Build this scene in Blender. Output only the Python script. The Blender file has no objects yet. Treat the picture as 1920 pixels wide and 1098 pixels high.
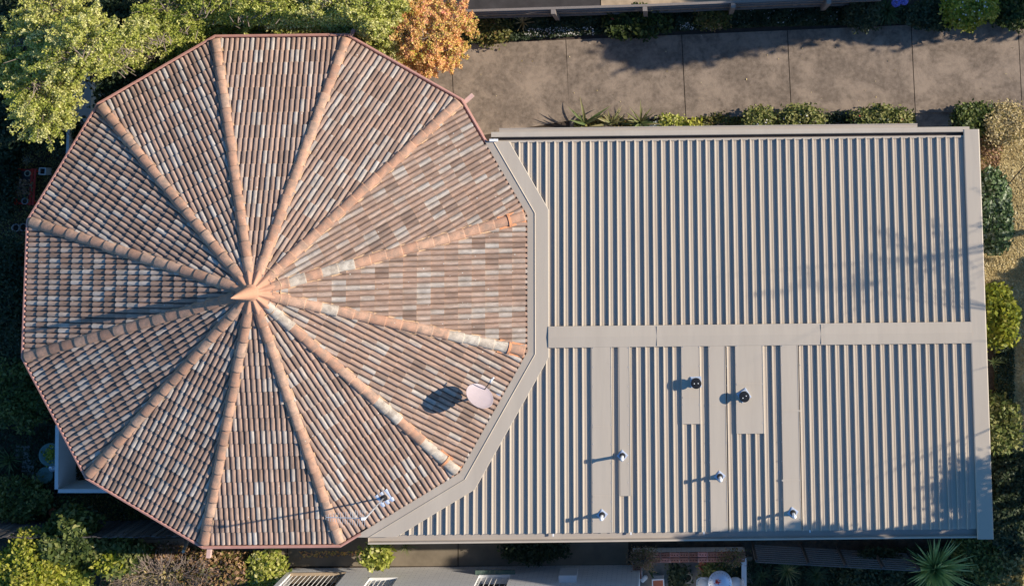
import bpy, bmesh, math, random
import numpy as np
from mathutils import Vector, Matrix
R = math.radians
random.seed(7); RNG = np.random.default_rng(7)
S = bpy.context.scene
COL = S.collection

# ---------------------------------------------------------------- camera, sky, sun, exposure
W0, H0 = 1920., 1098.
CAMP = (0.0, 0.0, 36.289); CAMR = (0.10915, 0.00356, -0.01122); FPX = 2640.0; PPX, PPY = 1241.9, 50.06
cam = bpy.data.cameras.new('camera'); camo = bpy.data.objects.new('camera', cam); COL.objects.link(camo)
camo.location = CAMP; camo.rotation_euler = CAMR
cam.sensor_width = 36.0; cam.lens = FPX / W0 * 36.0
cam.shift_x = (W0 / 2 - PPX) / W0; cam.shift_y = (PPY - H0 / 2) / W0
cam.clip_end = 500; cam.clip_start = 1
S.camera = camo
S.render.resolution_x = 1024; S.render.resolution_y = 585
SUN_EL, SUN_AZ = 29.0, 9.5          # azimuth counted from +x towards +y
w = bpy.data.worlds.new('World'); S.world = w; w.use_nodes = True
nt = w.node_tree; bg = nt.nodes['Background']
sky = nt.nodes.new('ShaderNodeTexSky'); sky.sky_type = 'NISHITA'; sky.sun_disc = False
sky.sun_elevation = R(SUN_EL); sky.sun_rotation = R(90 - SUN_AZ); sky.air_density = 1.0; sky.dust_density = 0.3; sky.ozone_density = 4.0
hs = nt.nodes.new('ShaderNodeHueSaturation'); hs.inputs['Saturation'].default_value = 1.22
nt.links.new(sky.outputs[0], hs.inputs['Color']); nt.links.new(hs.outputs[0], bg.inputs[0]); bg.inputs[1].default_value = 0.118
sl = bpy.data.lights.new('sun', 'SUN'); sl.energy = 5.0; sl.angle = R(0.55); sl.color = (1.0, 0.89, 0.74)
so = bpy.data.objects.new('sun', sl); COL.objects.link(so)
sd = Vector((math.cos(R(SUN_EL)) * math.cos(R(SUN_AZ)), math.cos(R(SUN_EL)) * math.sin(R(SUN_AZ)), math.sin(R(SUN_EL))))
so.rotation_euler = sd.to_track_quat('Z', 'Y').to_euler(); so.location = (20, 5, 20)
S.view_settings.view_transform = 'Standard'; S.view_settings.look = 'None'; S.view_settings.gamma = 1
S.view_settings.use_curve_mapping = False; S.view_settings.exposure = 0.5

# ---------------------------------------------------------------- helpers
MR = Matrix.Rotation(CAMR[2], 3, 'Z') @ Matrix.Rotation(CAMR[1], 3, 'Y') @ Matrix.Rotation(CAMR[0], 3, 'X')
def at(px, py, z=0.0):
    """place in the world, at height z, of a spot measured on the survey photo"""
    d = MR @ Vector(((px - PPX) / FPX, (PPY - py) / FPX, -1.0))
    t = (z - CAMP[2]) / d.z
    return Vector((d.x * t, d.y * t, z))
X0, PT = -2.646, .2096; YT, YR0, YR1, YB = .961, -3.335, -3.798, -7.984; X1 = X0 + 46 * PT;
CX, CY, RR = -9.147, -2.329, 6.107
AP = RR * math.cos(R(15)); PITCH = R(18.5); TP = math.tan(PITCH); ZE = 2.99; APT = 5.77
def roofz(x, y):
    dx, dy = x - CX, y - CY
    m = max(dx * math.cos(R(90 - 30 * k)) + dy * math.sin(R(90 - 30 * k)) for k in range(12))
    return ZE + (APT - m) * TP
def at_roof(px, py):
    z = 3.5
    for _ in range(8):
        p = at(px, py, z); z = roofz(p.x, p.y)
    return Vector((p.x, p.y, z))

def empty(name, label, cat, loc=(0, 0, 0), group=None, rz=0):
    o = bpy.data.objects.new(name, None); COL.objects.link(o); o.location = loc; o.rotation_euler = (0, 0, rz)
    o.empty_display_size = .1
    if label: o['label'] = label
    if cat: o['category'] = cat
    if group: o['group'] = group
    return o
def tag(o, label, cat, group=None):
    o['label'] = label; o['category'] = cat
    if group: o['group'] = group
    return o
def npmesh(name, V, F, attr=None, smooth=False):
    V = np.asarray(V, dtype=np.float32); F = np.asarray(F, dtype=np.int32)
    me = bpy.data.meshes.new(name); k = F.shape[1]
    me.vertices.add(len(V)); me.vertices.foreach_set('co', V.ravel())
    me.loops.add(F.size); me.loops.foreach_set('vertex_index', F.ravel())
    me.polygons.add(len(F)); me.polygons.foreach_set('loop_start', np.arange(0, F.size, k, dtype=np.int32))
    me.polygons.foreach_set('loop_total', np.full(len(F), k, dtype=np.int32))
    if smooth: me.polygons.foreach_set('use_smooth', np.ones(len(F), dtype=bool))
    me.update(calc_edges=True)
    if attr is not None:
        a = me.attributes.new('rnd', 'FLOAT', 'FACE'); a.data.foreach_set('value', np.asarray(attr, dtype=np.float32))
    return me
def link(name, me, mat, parent=None, loc=None):
    o = bpy.data.objects.new(name, me); COL.objects.link(o)
    if mat and not me.materials: me.materials.append(mat)
    if parent: 
        o.parent = parent
    if loc is not None: o.location = loc
    return o
def wl(o, parent):   # mesh made in world coordinates, parent may sit elsewhere
    o.parent = parent; o.matrix_parent_inverse = Matrix.LocRotScale(parent.location, parent.rotation_euler, parent.scale).inverted(); return o
class MB:
    def __init__(s): s.v = []; s.f = []; s.a = []
    def add(s, V, F, a=0.5):
        n = len(s.v); s.v += [tuple(v) for v in V]; s.f += [tuple(i + n for i in f) for f in F]; s.a += [a] * len(F)
    def box(s, x0, x1, y0, y1, z0, z1, M=None, a=0.5):
        V = [Vector(p) for p in ((x0,y0,z0),(x1,y0,z0),(x1,y1,z0),(x0,y1,z0),(x0,y0,z1),(x1,y0,z1),(x1,y1,z1),(x0,y1,z1))]
        if M: V = [M @ v for v in V]
        s.add(V, [(0,3,2,1),(4,5,6,7),(0,1,5,4),(1,2,6,5),(2,3,7,6),(3,0,4,7)], a)
    def tube(s, P, rad, n=8, a=0.5, cap=True):
        P = [Vector(p) for p in P]; rads = rad if hasattr(rad, '__len__') else [rad] * len(P)
        V = []
        for i, p in enumerate(P):
            t = (P[min(i + 1, len(P) - 1)] - P[max(i - 1, 0)]).normalized()
            u = t.cross(Vector((0, 0, 1)) if abs(t.z) < .9 else Vector((1, 0, 0))).normalized(); v = t.cross(u)
            for k in range(n):
                b = 2 * math.pi * k / n; V.append(p + (u * math.cos(b) + v * math.sin(b)) * rads[i])
        F = [(i*n+k, i*n+(k+1) % n, (i+1)*n+(k+1) % n, (i+1)*n+k) for i in range(len(P)-1) for k in range(n)]
        if cap: F += [tuple(range(n-1, -1, -1)), tuple((len(P)-1)*n + k for k in range(n))]
        s.add(V, F, a)
    def lathe(s, prof, c=(0, 0, 0), n=24, a=0.5, close=True):
        V = [(c[0]+r*math.cos(2*math.pi*k/n), c[1]+r*math.sin(2*math.pi*k/n), c[2]+z) for r, z in prof for k in range(n)]
        F = [(i*n+k, i*n+(k+1) % n, (i+1)*n+(k+1) % n, (i+1)*n+k) for i in range(len(prof)-1) for k in range(n)]
        if close: F.append(tuple((len(prof)-1)*n + k for k in range(n)))
        s.add(V, F, a)
    def mesh(s, name, smooth=False):
        me = bpy.data.meshes.new(name); me.from_pydata(s.v, [], s.f)
        a = me.attributes.new('rnd', 'FLOAT', 'FACE'); a.data.foreach_set('value', s.a)
        if smooth:
            for p in me.polygons: p.use_smooth = True
        me.update(); return me
    def obj(s, name, mat, parent=None, smooth=False, loc=None, world=False):
        o = link(name, s.mesh(name, smooth), mat, None, loc)
        if parent: (wl(o, parent) if world else setattr(o, 'parent', parent))
        return o

# ---------------------------------------------------------------- materials
def mat(name, base, rough=.8, var=None, nscale=6., namt=.25, bump=0., bscale=40., spec=.3, rnd=None, metallic=0., transl=0., stretch=None, second=None, sscale=1.5, samt=0., coords='Object', lc=False, world2=False, specks=None, distort=0.):
    m = bpy.data.materials.new(name); m.use_nodes = True; t = m.node_tree; N = t.nodes; L = t.links
    b = N['Principled BSDF']; b.inputs['Roughness'].default_value = rough
    b.inputs['Specular IOR Level'].default_value = spec; b.inputs['Metallic'].default_value = metallic
    tc = N.new('ShaderNodeTexCoord'); vec = tc.outputs[coords]
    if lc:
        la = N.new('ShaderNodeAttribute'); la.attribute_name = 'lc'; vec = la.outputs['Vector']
        sz_ = N.new('ShaderNodeSeparateXYZ'); L.new(vec, sz_.inputs[0]); dz_ = N.new('ShaderNodeMapRange'); dz_.inputs['From Max'].default_value = .022; dz_.inputs['To Min'].default_value = .55; L.new(sz_.outputs['Z'], dz_.inputs[0])  # groove shade painted into the colour, darker in channels between tile rolls
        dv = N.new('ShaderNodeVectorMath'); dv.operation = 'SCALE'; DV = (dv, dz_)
    if stretch:
        mp = N.new('ShaderNodeMapping'); mp.inputs['Scale'].default_value = stretch; L.new(vec, mp.inputs['Vector']); svec = mp.outputs[0]
    else: svec = vec
    if rnd:   # list of (pos, colour) driven by the per-piece attribute
        at_ = N.new('ShaderNodeAttribute'); at_.attribute_name = 'rnd'
        cr = N.new('ShaderNodeValToRGB'); e = cr.color_ramp.elements
        cr.color_ramp.interpolation = 'LINEAR'
        e[0].position = rnd[0][0]; e[0].color = (*rnd[0][1], 1); e[1].position = rnd[-1][0]; e[1].color = (*rnd[-1][1], 1)
        for p, c in rnd[1:-1]:
            x = e.new(p); x.color = (*c, 1)
        L.new(at_.outputs['Fac'], cr.inputs[0]); col = cr.outputs[0]
    else:
        rgb = N.new('ShaderNodeRGB'); rgb.outputs[0].default_value = (*base, 1); col = rgb.outputs[0]
    if namt:
        no = N.new('ShaderNodeTexNoise'); no.inputs['Scale'].default_value = nscale; no.inputs['Detail'].default_value = 6; no.inputs['Roughness'].default_value = .65
        L.new(svec, no.inputs['Vector'])
        mr = N.new('ShaderNodeMapRange'); mr.inputs['From Min'].default_value = .3; mr.inputs['From Max'].default_value = .7
        mr.inputs['To Min'].default_value = 1 - namt; mr.inputs['To Max'].default_value = 1 + namt; L.new(no.outputs['Fac'], mr.inputs[0])
        mx = N.new('ShaderNodeVectorMath'); mx.operation = 'SCALE'; L.new(col, mx.inputs[0]); L.new(mr.outputs[0], mx.inputs['Scale']); col = mx.outputs[0]
    if second and samt:
        no2 = N.new('ShaderNodeTexNoise'); no2.inputs['Scale'].default_value = sscale; no2.inputs['Detail'].default_value = 8; no2.inputs['Roughness'].default_value = .7; no2.inputs['Distortion'].default_value = distort
        geo = N.new('ShaderNodeNewGeometry'); L.new(geo.outputs['Position'] if world2 else svec, no2.inputs['Vector'])
        m2 = N.new('ShaderNodeMapRange'); m2.inputs['From Min'].default_value = .45; m2.inputs['From Max'].default_value = .62; m2.inputs['To Max'].default_value = samt; L.new(no2.outputs['Fac'], m2.inputs[0])
        mi = N.new('ShaderNodeMix'); mi.data_type = 'RGBA'; L.new(m2.outputs[0], mi.inputs['Factor']); L.new(col, mi.inputs['A']); mi.inputs['B'].default_value = (*second, 1); col = mi.outputs['Result']
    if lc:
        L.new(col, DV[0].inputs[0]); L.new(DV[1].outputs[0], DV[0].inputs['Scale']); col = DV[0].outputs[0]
    if specks:
        geo2 = N.new('ShaderNodeNewGeometry'); vo = N.new('ShaderNodeTexVoronoi'); vo.inputs['Scale'].default_value = specks[0]; L.new(geo2.outputs['Position'], vo.inputs['Vector'])
        sc2 = N.new('ShaderNodeSeparateColor'); L.new(vo.outputs['Color'], sc2.inputs[0])
        lt = N.new('ShaderNodeMath'); lt.operation = 'MULTIPLY'; L.new(sc2.outputs[0], lt.inputs[0]); lt.inputs[1].default_value = specks[1]
        ls = N.new('ShaderNodeMath'); ls.operation = 'LESS_THAN'; L.new(vo.outputs['Distance'], ls.inputs[0]); L.new(lt.outputs[0], ls.inputs[1])
        ml = N.new('ShaderNodeMath'); ml.operation = 'MULTIPLY'; L.new(ls.outputs[0], ml.inputs[0]); ml.inputs[1].default_value = .75
        mk = N.new('ShaderNodeMix'); mk.data_type = 'RGBA'; L.new(ml.outputs[0], mk.inputs['Factor']); L.new(col, mk.inputs['A']); mk.inputs['B'].default_value = (*specks[2], 1); col = mk.outputs['Result']
    L.new(col, b.inputs['Base Color'])
    if bump:
        nb = N.new('ShaderNodeTexNoise'); nb.inputs['Scale'].default_value = bscale; nb.inputs['Detail'].default_value = 5; L.new(svec, nb.inputs['Vector'])
        bp = N.new('ShaderNodeBump'); bp.inputs['Strength'].default_value = bump; bp.inputs['Distance'].default_value = .02; L.new(nb.outputs['Fac'], bp.inputs['Height']); L.new(bp.outputs[0], b.inputs['Normal'])
    if transl:
        tr = N.new('ShaderNodeBsdfTranslucent'); L.new(col, tr.inputs['Color']); ms = N.new('ShaderNodeMixShader'); ms.inputs[0].default_value = transl
        out = N['Material Output']; L.new(b.outputs[0], ms.inputs[1]); L.new(tr.outputs[0], ms.inputs[2]); L.new(ms.outputs[0], out.inputs['Surface'])
    return m
def leafmat(name, cols, transl=.3):
    k = len(cols); return mat(name, cols[0], rough=.55, spec=.35, namt=.12, nscale=3, transl=transl, rnd=[(i / (k - 1), c) for i, c in enumerate(cols)], coords='Object')

M = {}
M['metal'] = mat('cream_coated_steel', (.47, .405, .325), rough=.5, spec=.4, namt=.05, nscale=2.2, stretch=(2.5, .35, 1), second=(.40, .34, .27), sscale=1.1, samt=.45, bump=.35, bscale=1.3)
M['metal_dull'] = mat('gutter_steel', (.40, .35, .30), rough=.5, spec=.4, namt=.05, nscale=2)
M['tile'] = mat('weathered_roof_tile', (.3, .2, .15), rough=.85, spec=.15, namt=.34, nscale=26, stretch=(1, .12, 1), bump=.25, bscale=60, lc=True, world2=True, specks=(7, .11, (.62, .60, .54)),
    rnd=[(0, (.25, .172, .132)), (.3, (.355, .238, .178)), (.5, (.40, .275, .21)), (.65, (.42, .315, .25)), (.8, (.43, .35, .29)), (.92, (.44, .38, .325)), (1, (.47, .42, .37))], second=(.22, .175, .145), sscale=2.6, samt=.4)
M['cap'] = mat('ridge_cap_clay', (.46, .27, .18), rough=.85, spec=.15, namt=.16, nscale=9, bump=.2, bscale=50,
    rnd=[(0, (.40, .225, .15)), (.5, (.49, .29, .195)), (.8, (.50, .33, .235)), (.95, (.47, .39, .31)), (1, (.49, .44, .37))], second=(.22, .175, .14), sscale=5.5, samt=.65, world2=True, specks=(6, .08, (.6, .56, .45)))
M['mortar'] = mat('cream_mortar', (.50, .34, .21), rough=.95, namt=.2, nscale=20)
M['orange_mortar'] = mat('fresh_orange_mortar', (.58, .27, .14), rough=.95, namt=.2, nscale=20)
M['yellow_lichen'] = mat('yellow_lichen', (.50, .42, .08), rough=1, namt=.4, nscale=30)
M['finial'] = mat('terracotta_finial', (.49, .27, .175), rough=.8, namt=.07, nscale=4)
M['gutter'] = mat('red_brown_gutter', (.46, .24, .19), rough=.6, spec=.3, namt=.12, nscale=6)
M['trough'] = mat('gutter_trough', (.17, .145, .13), rough=.6, namt=.2, nscale=4)
M['deck'] = mat('roof_underlay', (.05, .04, .035), rough=.95, namt=0)
M['white_wall'] = mat('white_render', (.62, .63, .63), rough=.8, namt=.05, nscale=3)
M['brickwall'] = mat('pale_brick', (.45, .40, .35), rough=.9, namt=.1)
M['soil'] = mat('dark_soil', (.06, .047, .036), rough=1, namt=.5, nscale=5, bump=.6, bscale=30, second=(.09, .07, .05), sscale=8, samt=.5)
M['concrete'] = mat('stained_concrete', (.195, .155, .122), rough=.95, spec=.1, namt=.33, nscale=9, bump=.3, bscale=70, second=(.36, .285, .22), sscale=1.3, samt=.7, distort=.35, world2=True, specks=(3.1, .035, (.6, .55, .48)), coords='Object')
M['joint'] = mat('joint_dirt', (.06, .045, .035), rough=1, namt=.2)
M['path'] = mat('path_concrete', (.20, .165, .12), rough=.95, namt=.2, nscale=2, bump=.1)
M['timber'] = mat('weathered_timber', (.26, .215, .19), rough=.9, namt=.25, nscale=12, rnd=[(0, (.12, .10, .088)), (1, (.24, .205, .18))], stretch=(4, 4, .6))
M['dark_timber'] = mat('dark_timber', (.10, .09, .085), rough=.9, namt=.25, nscale=12, rnd=[(0, (.055, .05, .05)), (1, (.15, .135, .125))], stretch=(4, 4, .6))
M['pink_timber'] = mat('pink_painted_timber', (.60, .40, .34), rough=.7, namt=.1)
M['steel'] = mat('galvanised_steel', (.55, .57, .60), rough=.35, spec=.6, metallic=.5, namt=.05)
M['silver'] = mat('aluminium_flashing', (.62, .68, .78), rough=.3, spec=.6, metallic=.4, namt=.05)
M['black'] = mat('black_plastic', (.012, .013, .016), rough=.5, namt=0)
M['white'] = mat('white_paint', (.78, .78, .77), rough=.5, namt=.04)
M['dish'] = mat('pinkish_grey_dish', (.42, .35, .36), rough=.45, namt=.04)
M['red'] = mat('red_paint', (.62, .05, .03), rough=.5, namt=.15)
M['clay'] = mat('clay_pot', (.42, .14, .08), rough=.85, namt=.15)
M['cream_pot'] = mat('cream_pot', (.55, .48, .36), rough=.7, namt=.1)
M['grey_pot'] = mat('grey_stone_pot', (.34, .35, .37), rough=.8, namt=.15)
M['brick'] = mat('red_brick', (.36, .15, .10), rough=.9, namt=.25, nscale=14, rnd=[(0, (.22, .10, .07)), (.6, (.38, .17, .12)), (1, (.58, .26, .22))])
M['glass'] = mat('green_glass', (.10, .16, .13), rough=.1, spec=.8, namt=.1)
M['dark'] = mat('dark_interior', (.018, .014, .012), rough=.6, namt=.1)
M['asphalt'] = mat('neighbour_asphalt', (.05, .045, .045), rough=.95, namt=.3, nscale=3)
M['sand'] = mat('pale_sand', (.42, .32, .22), rough=1, namt=.25, nscale=4)
M['stone'] = mat('grey_paver', (.20, .19, .17), rough=.9, namt=.3, nscale=7)
M['dry_lawn'] = mat('dry_lawn', (.46, .35, .18), rough=1, namt=.4, nscale=8, second=(.34, .29, .12), sscale=2.0, samt=.6, bump=.5, bscale=60)
M['bark'] = mat('bark', (.22, .17, .14), rough=.95, namt=.3, nscale=10)
M['dark_bark'] = mat('dark_bark', (.09, .07, .055), rough=.95, namt=.3, nscale=10)
G = {}
G['bright'] = leafmat('leaf_bright', [(.10, .14, .02), (.30, .35, .05), (.52, .52, .11), (.72, .68, .30)], .35)
G['mid'] = leafmat('leaf_mid', [(.03, .05, .012), (.075, .11, .022), (.16, .19, .045), (.30, .29, .10)])
G['dark'] = leafmat('leaf_dark', [(.016, .032, .014), (.03, .052, .022), (.05, .075, .03), (.085, .10, .05)])
G['autumn'] = leafmat('leaf_autumn', [(.50, .50, .08), (.84, .60, .17), (.84, .44, .20), (.90, .68, .24), (.86, .40, .27)], .35)
G['yellow'] = leafmat('leaf_yellow', [(.12, .16, .015), (.23, .26, .02), (.36, .36, .03), (.48, .44, .10)])
G['olive'] = leafmat('leaf_dry', [(.16, .14, .04), (.36, .29, .10), (.48, .37, .16), (.56, .46, .26)], .2)
G['russet'] = leafmat('leaf_russet', [(.10, .10, .025), (.18, .18, .04), (.30, .17, .07), (.42, .26, .17)], .2)
G['glossy'] = leafmat('leaf_glossy', [(.03, .065, .02), (.075, .13, .04), (.14, .20, .08), (.38, .42, .28)], .15)
G['strap'] = leafmat('leaf_strap', [(.05, .09, .03), (.10, .15, .05), (.19, .22, .08), (.30, .26, .12)], .25)
G['strapdark'] = leafmat('leaf_strap_dark', [(.025, .055, .02), (.045, .085, .03), (.07, .11, .045)], .2)
G['silver'] = leafmat('leaf_silver', [(.24, .29, .26), (.38, .42, .40), (.5, .53, .52)], .1)
G['yucca'] = leafmat('leaf_yucca', [(.16, .25, .09), (.30, .42, .13), (.46, .56, .18), (.75, .74, .40)], .2)
G['lawn'] = leafmat('leaf_lawn', [(.30, .22, .08), (.48, .36, .16), (.60, .48, .22), (.70, .60, .36)], .2)
G['petal'] = leafmat('petals_white', [(.6, .58, .55), (.8, .78, .74)], .2)
G['red'] = leafmat('petals_red', [(.55, .04, .03), (.7, .12, .10)], .2)
G['blue'] = leafmat('petals_blue', [(.14, .14, .55), (.30, .32, .75)], .2)

# ---------------------------------------------------------------- setting: ground
def poly_prism(mb, pts, z0, z1, a=.5):
    n = len(pts); V = [(p[0], p[1], z0) for p in pts] + [(p[0], p[1], z1) for p in pts]
    mb.add(V, [tuple(range(n, 2*n)), tuple(range(n-1, -1, -1))] + [(i, (i+1) % n, n+(i+1) % n, n+i) for i in range(n)], a)
def sheet(name, pts, z, m, sub=None):
    mb = MB(); mb.add([(p[0], p[1], z) for p in pts], [tuple(range(len(pts)))]); o = mb.obj(name, m); o['kind'] = 'structure'; return o
nx = 60
gv = [(x, y, -.02) for y in np.linspace(-90, 90, nx) for x in np.linspace(-90, 90, nx)]
gf = [(j*nx+i, j*nx+i+1, (j+1)*nx+i+1, (j+1)*nx+i) for j in range(nx-1) for i in range(nx-1)]
g = link('ground', npmesh('ground', gv, gf), M['soil']); g['kind'] = 'structure'
def pxpoly(lst, z=0): return [at(x, y, z) for x, y in lst][::-1]
# driveway: slabs with recessed joints
drv = bpy.data.objects.new('driveway', None); COL.objects.link(drv); drv['kind'] = 'structure'
ytop = lambda x: 88 - (x - 760) * .043
def ybot(x): return 262 if x < 1068 else 226 - (x - 1068) * .021
xs = [700, 850, 1065, 1282, 1480, 1712, 1912, 2100]
b = MB(); b.add([tuple(p) for p in pxpoly([(690, 70), (2105, 20), (2105, 215), (1068, 262), (690, 300)], -.005)], [(0, 1, 2, 3, 4)]); o = b.obj('joint_bed', M['joint'], drv)
for i in range(len(xs) - 1):
    a0, a1 = xs[i] + .7, xs[i+1] - .7
    sk = 8   # joints lean a little
    tl, tr = a0 - (0 if i == 0 else sk/2), a1 - sk/2
    bl, br = a0 + sk/2, a1 + sk/2
    pts = [at(tl, ytop(tl)), at(tr, ytop(tr)), at(br, ybot(br)), at(bl, ybot(bl + (4 if i else 0)))][::-1]
    if xs[i] == 1065: pts = [at(tl, ytop(tl)), at(tr, ytop(tr)), at(br, ybot(br)), at(1078, 226), at(1074, 262), at(bl, 262)][::-1]
    b = MB(); poly_prism(b, pts, -.06, .03 + .003 * (i % 2)); o = b.obj('slab', M['concrete'], drv)
# thin path beside the house at the lower edge
pth = bpy.data.objects.new('side_path', None); COL.objects.link(pth); pth['kind'] = 'structure'
for x0, x1 in ((250, 538), (540, 858), (860, 1010), (1012, 1178)):
    b = MB(); poly_prism(b, pxpoly([(x0, 1000), (x1, 1000), (x1, 1060), (x0, 1060)]), -.05, .012); b.obj('slab', M['path'], pth)
sheet('neighbour_driveway', pxpoly([(780, -60), (1125, -60), (1125, 14), (780, 26)]), .0, M['asphalt'])
sheet('neighbour_sand_yard', pxpoly([(1127, -60), (1700, -60), (1700, -2), (1127, 12)]), .0, M['sand'])
sheet('bare_sandy_ground', pxpoly([(262, 1012), (345, 1008), (350, 1030), (300, 1062), (270, 1040)]), .014, M['sand'])
sheet('lawn', pxpoly([(1830, 250), (2250, 212), (2250, 900), (1870, 830), (1868, 640), (1845, 560)]), .0, M['dry_lawn'])
sheet('concrete_step', pxpoly([(1716, 205), (1785, 203), (1785, 262), (1716, 262)]), .006, M['concrete'])
sheet('courtyard_floor', pxpoly([(1200, 1050), (1392, 1050), (1392, 1160), (1200, 1160)]), .0, M['stone'])
sheet('dirt_path', pxpoly([(1845, 268), (1935, 250), (1935, 268), (1845, 300)]), .005, M['soil'])

# ---------------------------------------------------------------- tiled house
house = empty('tiled_house', 'house with a twelve-sided brown tiled roof meeting at a pointed terracotta finial', 'house', (CX, CY, 0))
T = lambda k: R(90 - 30 * k)
def ring(r, z): return [(CX + r * math.cos(R(105 - 30*k)), CY + r * math.sin(R(105 - 30*k)), z) for k in range(12)]
def wpart(mb, name, m, parent, smooth=False): return mb.obj(name, m, parent, smooth, world=True)
b = MB(); poly_prism(b, [p[:2] for p in ring(RR - .55, 0)][::-1], 0, 2.80); wpart(b, 'wall', M['brickwall'], house)
b = MB(); V = ring(APT / math.cos(R(15)) - .03, ZE - .03) + [(CX, CY, ZE + APT * TP - .03)]
b.add(V, [((k+1) % 12, k, 12) for k in range(12)]); wpart(b, 'roof_deck', M['deck'], house)
b = MB(); V = ring(RR - .6, 2.79) + ring(RR - .10, 2.79); b.add(V, [(k, (k+1) % 12, 12+(k+1) % 12, 12+k) for k in range(12)]); wpart(b, 'soffit', M['brickwall'], house)
# gutters
def facet_frame(k):
    n = Vector((math.cos(T(k)), math.sin(T(k)), 0)); u = Vector((-n.y, n.x, 0)); return n, u    # u points to vertex k
GZ = .06
prof = [(AP - .145, 2.95), (AP - .145, 2.86), (AP - .062, 2.86), (AP - .058, 2.96), (AP - .030, 2.975), (AP + .004, 2.965), (AP + .004, 2.80), (AP - .02, 2.775), (AP - .11, 2.775)]
for k in range(12):
    if k in (3, 4): continue
    n, u = facet_frame(k); c = Vector((CX, CY, 0)); hi, lo = 1, -1
    t0, t1 = (-1., 1.)
    if k == 2: p = at(917, 263, 2.9) - c; t0 = p.dot(u) / (AP * math.tan(R(15)))
    if k == 5: p = at(682, 1004, 2.9) - c; t1 = p.dot(u) / (AP * math.tan(R(15)))
    b = MB(); V = []
    for t in (t0, t1):
        for r, z in prof: V.append(c + n * r + u * (t * r * math.tan(R(15))) + Vector((0, 0, z + GZ)))
    m_ = len(prof); b.add(V, [(i, i+1, m_+i+1, m_+i) for i in range(m_-1)] + ([tuple(range(m_))] if k in (5,) else []) + ([tuple(range(m_, 2*m_))] if k == 2 else []))
    wpart(b, 'gutter', M['gutter'], house)
# tiles
TW, TG, NR = .244, .315, 2
def tile_geo(rnd_seed=0):
    pts = []
    for r in range(NR):
        x = r * .122
        pts += [(x + .0, .000), (x + .012, .000), (x + .022, .026), (x + .040, .038), (x + .082, .038), (x + .100, .026), (x + .110, .000)]
    pts.append((NR * .122 + .004, .000))
    L = TG + .035; V = []
    for y, dz in ((0, .047), (L, .004)):
        for x, z in pts: V.append((x - TW/2, y, z + dz))
    n = len(pts)
    for x, z in pts: V.append((x - TW/2, .0, max(z + .047 - .042, 0)))
    for x, z in pts: V.append((x - TW/2, .0, z + .047))
    F = [(i, i+1, n+i+1, n+i) for i in range(n-1)] + [(2*n+i, 2*n+i+1, 3*n+i+1, 3*n+i) for i in range(n-1)]
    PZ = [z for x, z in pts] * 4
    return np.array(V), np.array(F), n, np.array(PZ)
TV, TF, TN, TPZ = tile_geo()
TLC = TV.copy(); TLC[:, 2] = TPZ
def rofs(): return np.append(RNG.random(2) * 50, 0)
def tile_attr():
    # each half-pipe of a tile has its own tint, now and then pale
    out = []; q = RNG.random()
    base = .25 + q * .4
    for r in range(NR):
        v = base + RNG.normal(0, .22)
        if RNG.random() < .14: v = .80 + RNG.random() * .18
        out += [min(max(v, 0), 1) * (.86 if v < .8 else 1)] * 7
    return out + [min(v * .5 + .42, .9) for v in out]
NV = 40
tmesh = []
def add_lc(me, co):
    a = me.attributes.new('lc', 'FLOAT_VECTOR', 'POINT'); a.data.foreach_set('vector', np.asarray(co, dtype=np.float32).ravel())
for i in range(NV):
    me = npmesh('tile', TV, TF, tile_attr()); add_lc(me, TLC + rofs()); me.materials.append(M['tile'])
    sm = np.arange(len(TF)) < TN - 1; me.polygons.foreach_set('use_smooth', sm)
    tmesh.append(me)
def cam_px(P):
    d = MR.transposed() @ (Vector(P) - Vector(CAMP)); return (PPX + FPX * d.x / -d.z, PPY - FPX * d.y / -d.z)
full, cut = [], []
SL = APT / math.cos(PITCH)
for k in range(12):
    n, u = facet_frame(k)
    up = (-n * math.cos(PITCH) + Vector((0, 0, math.sin(PITCH)))).normalized(); x_ax = up.cross(n * math.sin(PITCH) + Vector((0, 0, math.cos(PITCH)))).normalized()
    nz = x_ax.cross(up)
    org = Vector((CX, CY, 0)) + n * APT + Vector((0, 0, ZE))
    for i in range(-1, 20):
        s0 = i * TG - .02 
        hw0 = (APT - s0 * math.cos(PITCH)) * math.tan(R(15)); s1 = s0 + TG + .035
        hw1 = max((APT - s1 * math.cos(PITCH)) * math.tan(R(15)), 0)
        off = (k * .07) % TW
        if hw0 <= 0: continue
        jmax = int(hw0 / TW) + 2
        for j in range(-jmax, jmax + 1):
            xc = j * TW + off - TW/2
            if abs(xc) - TW/2 > hw0: continue
            q_ = org + up * s0 + x_ax * xc
            if i < 0 and not (q_.x > CX + 2.2 and YB - .05 < q_.y < YT + .05): continue
            o_ = org + up * (s0 + RNG.normal(0, .003)) + x_ax * xc + nz * RNG.normal(0, .0015)
            Mx = Matrix((x_ax, up, nz)).transposed().to_4x4(); Mx.translation = o_
            Mx = Mx @ Matrix.Rotation(RNG.normal(0, .006), 4, 'Z')
            if abs(xc) + TW/2 < hw1 + .02:
                P = [Mx @ Vector(v) for v in ((-TW/2, 0, 0), (TW/2, 0, 0), (TW/2, TG, 0), (-TW/2, TG, 0))]; Q = [cam_px(p) for p in P]
                area = abs(sum(Q[a][0]*Q[(a+1) % 4][1] - Q[(a+1) % 4][0]*Q[a][1] for a in range(4))) / 2
                full.append((area, k, Mx))
            else: cut.append((k, Mx, xc, s0))
full.sort(key=lambda t: -t[0])
for a, k, Mx in full[:300]:
    o = link('tile', tmesh[RNG.integers(NV)], None); o.parent = house; o.matrix_parent_inverse = Matrix.Translation(house.location).inverted(); o.matrix_basis = Mx
AV, AF, AA, AL = [], [], [], []; nv = 0
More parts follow.
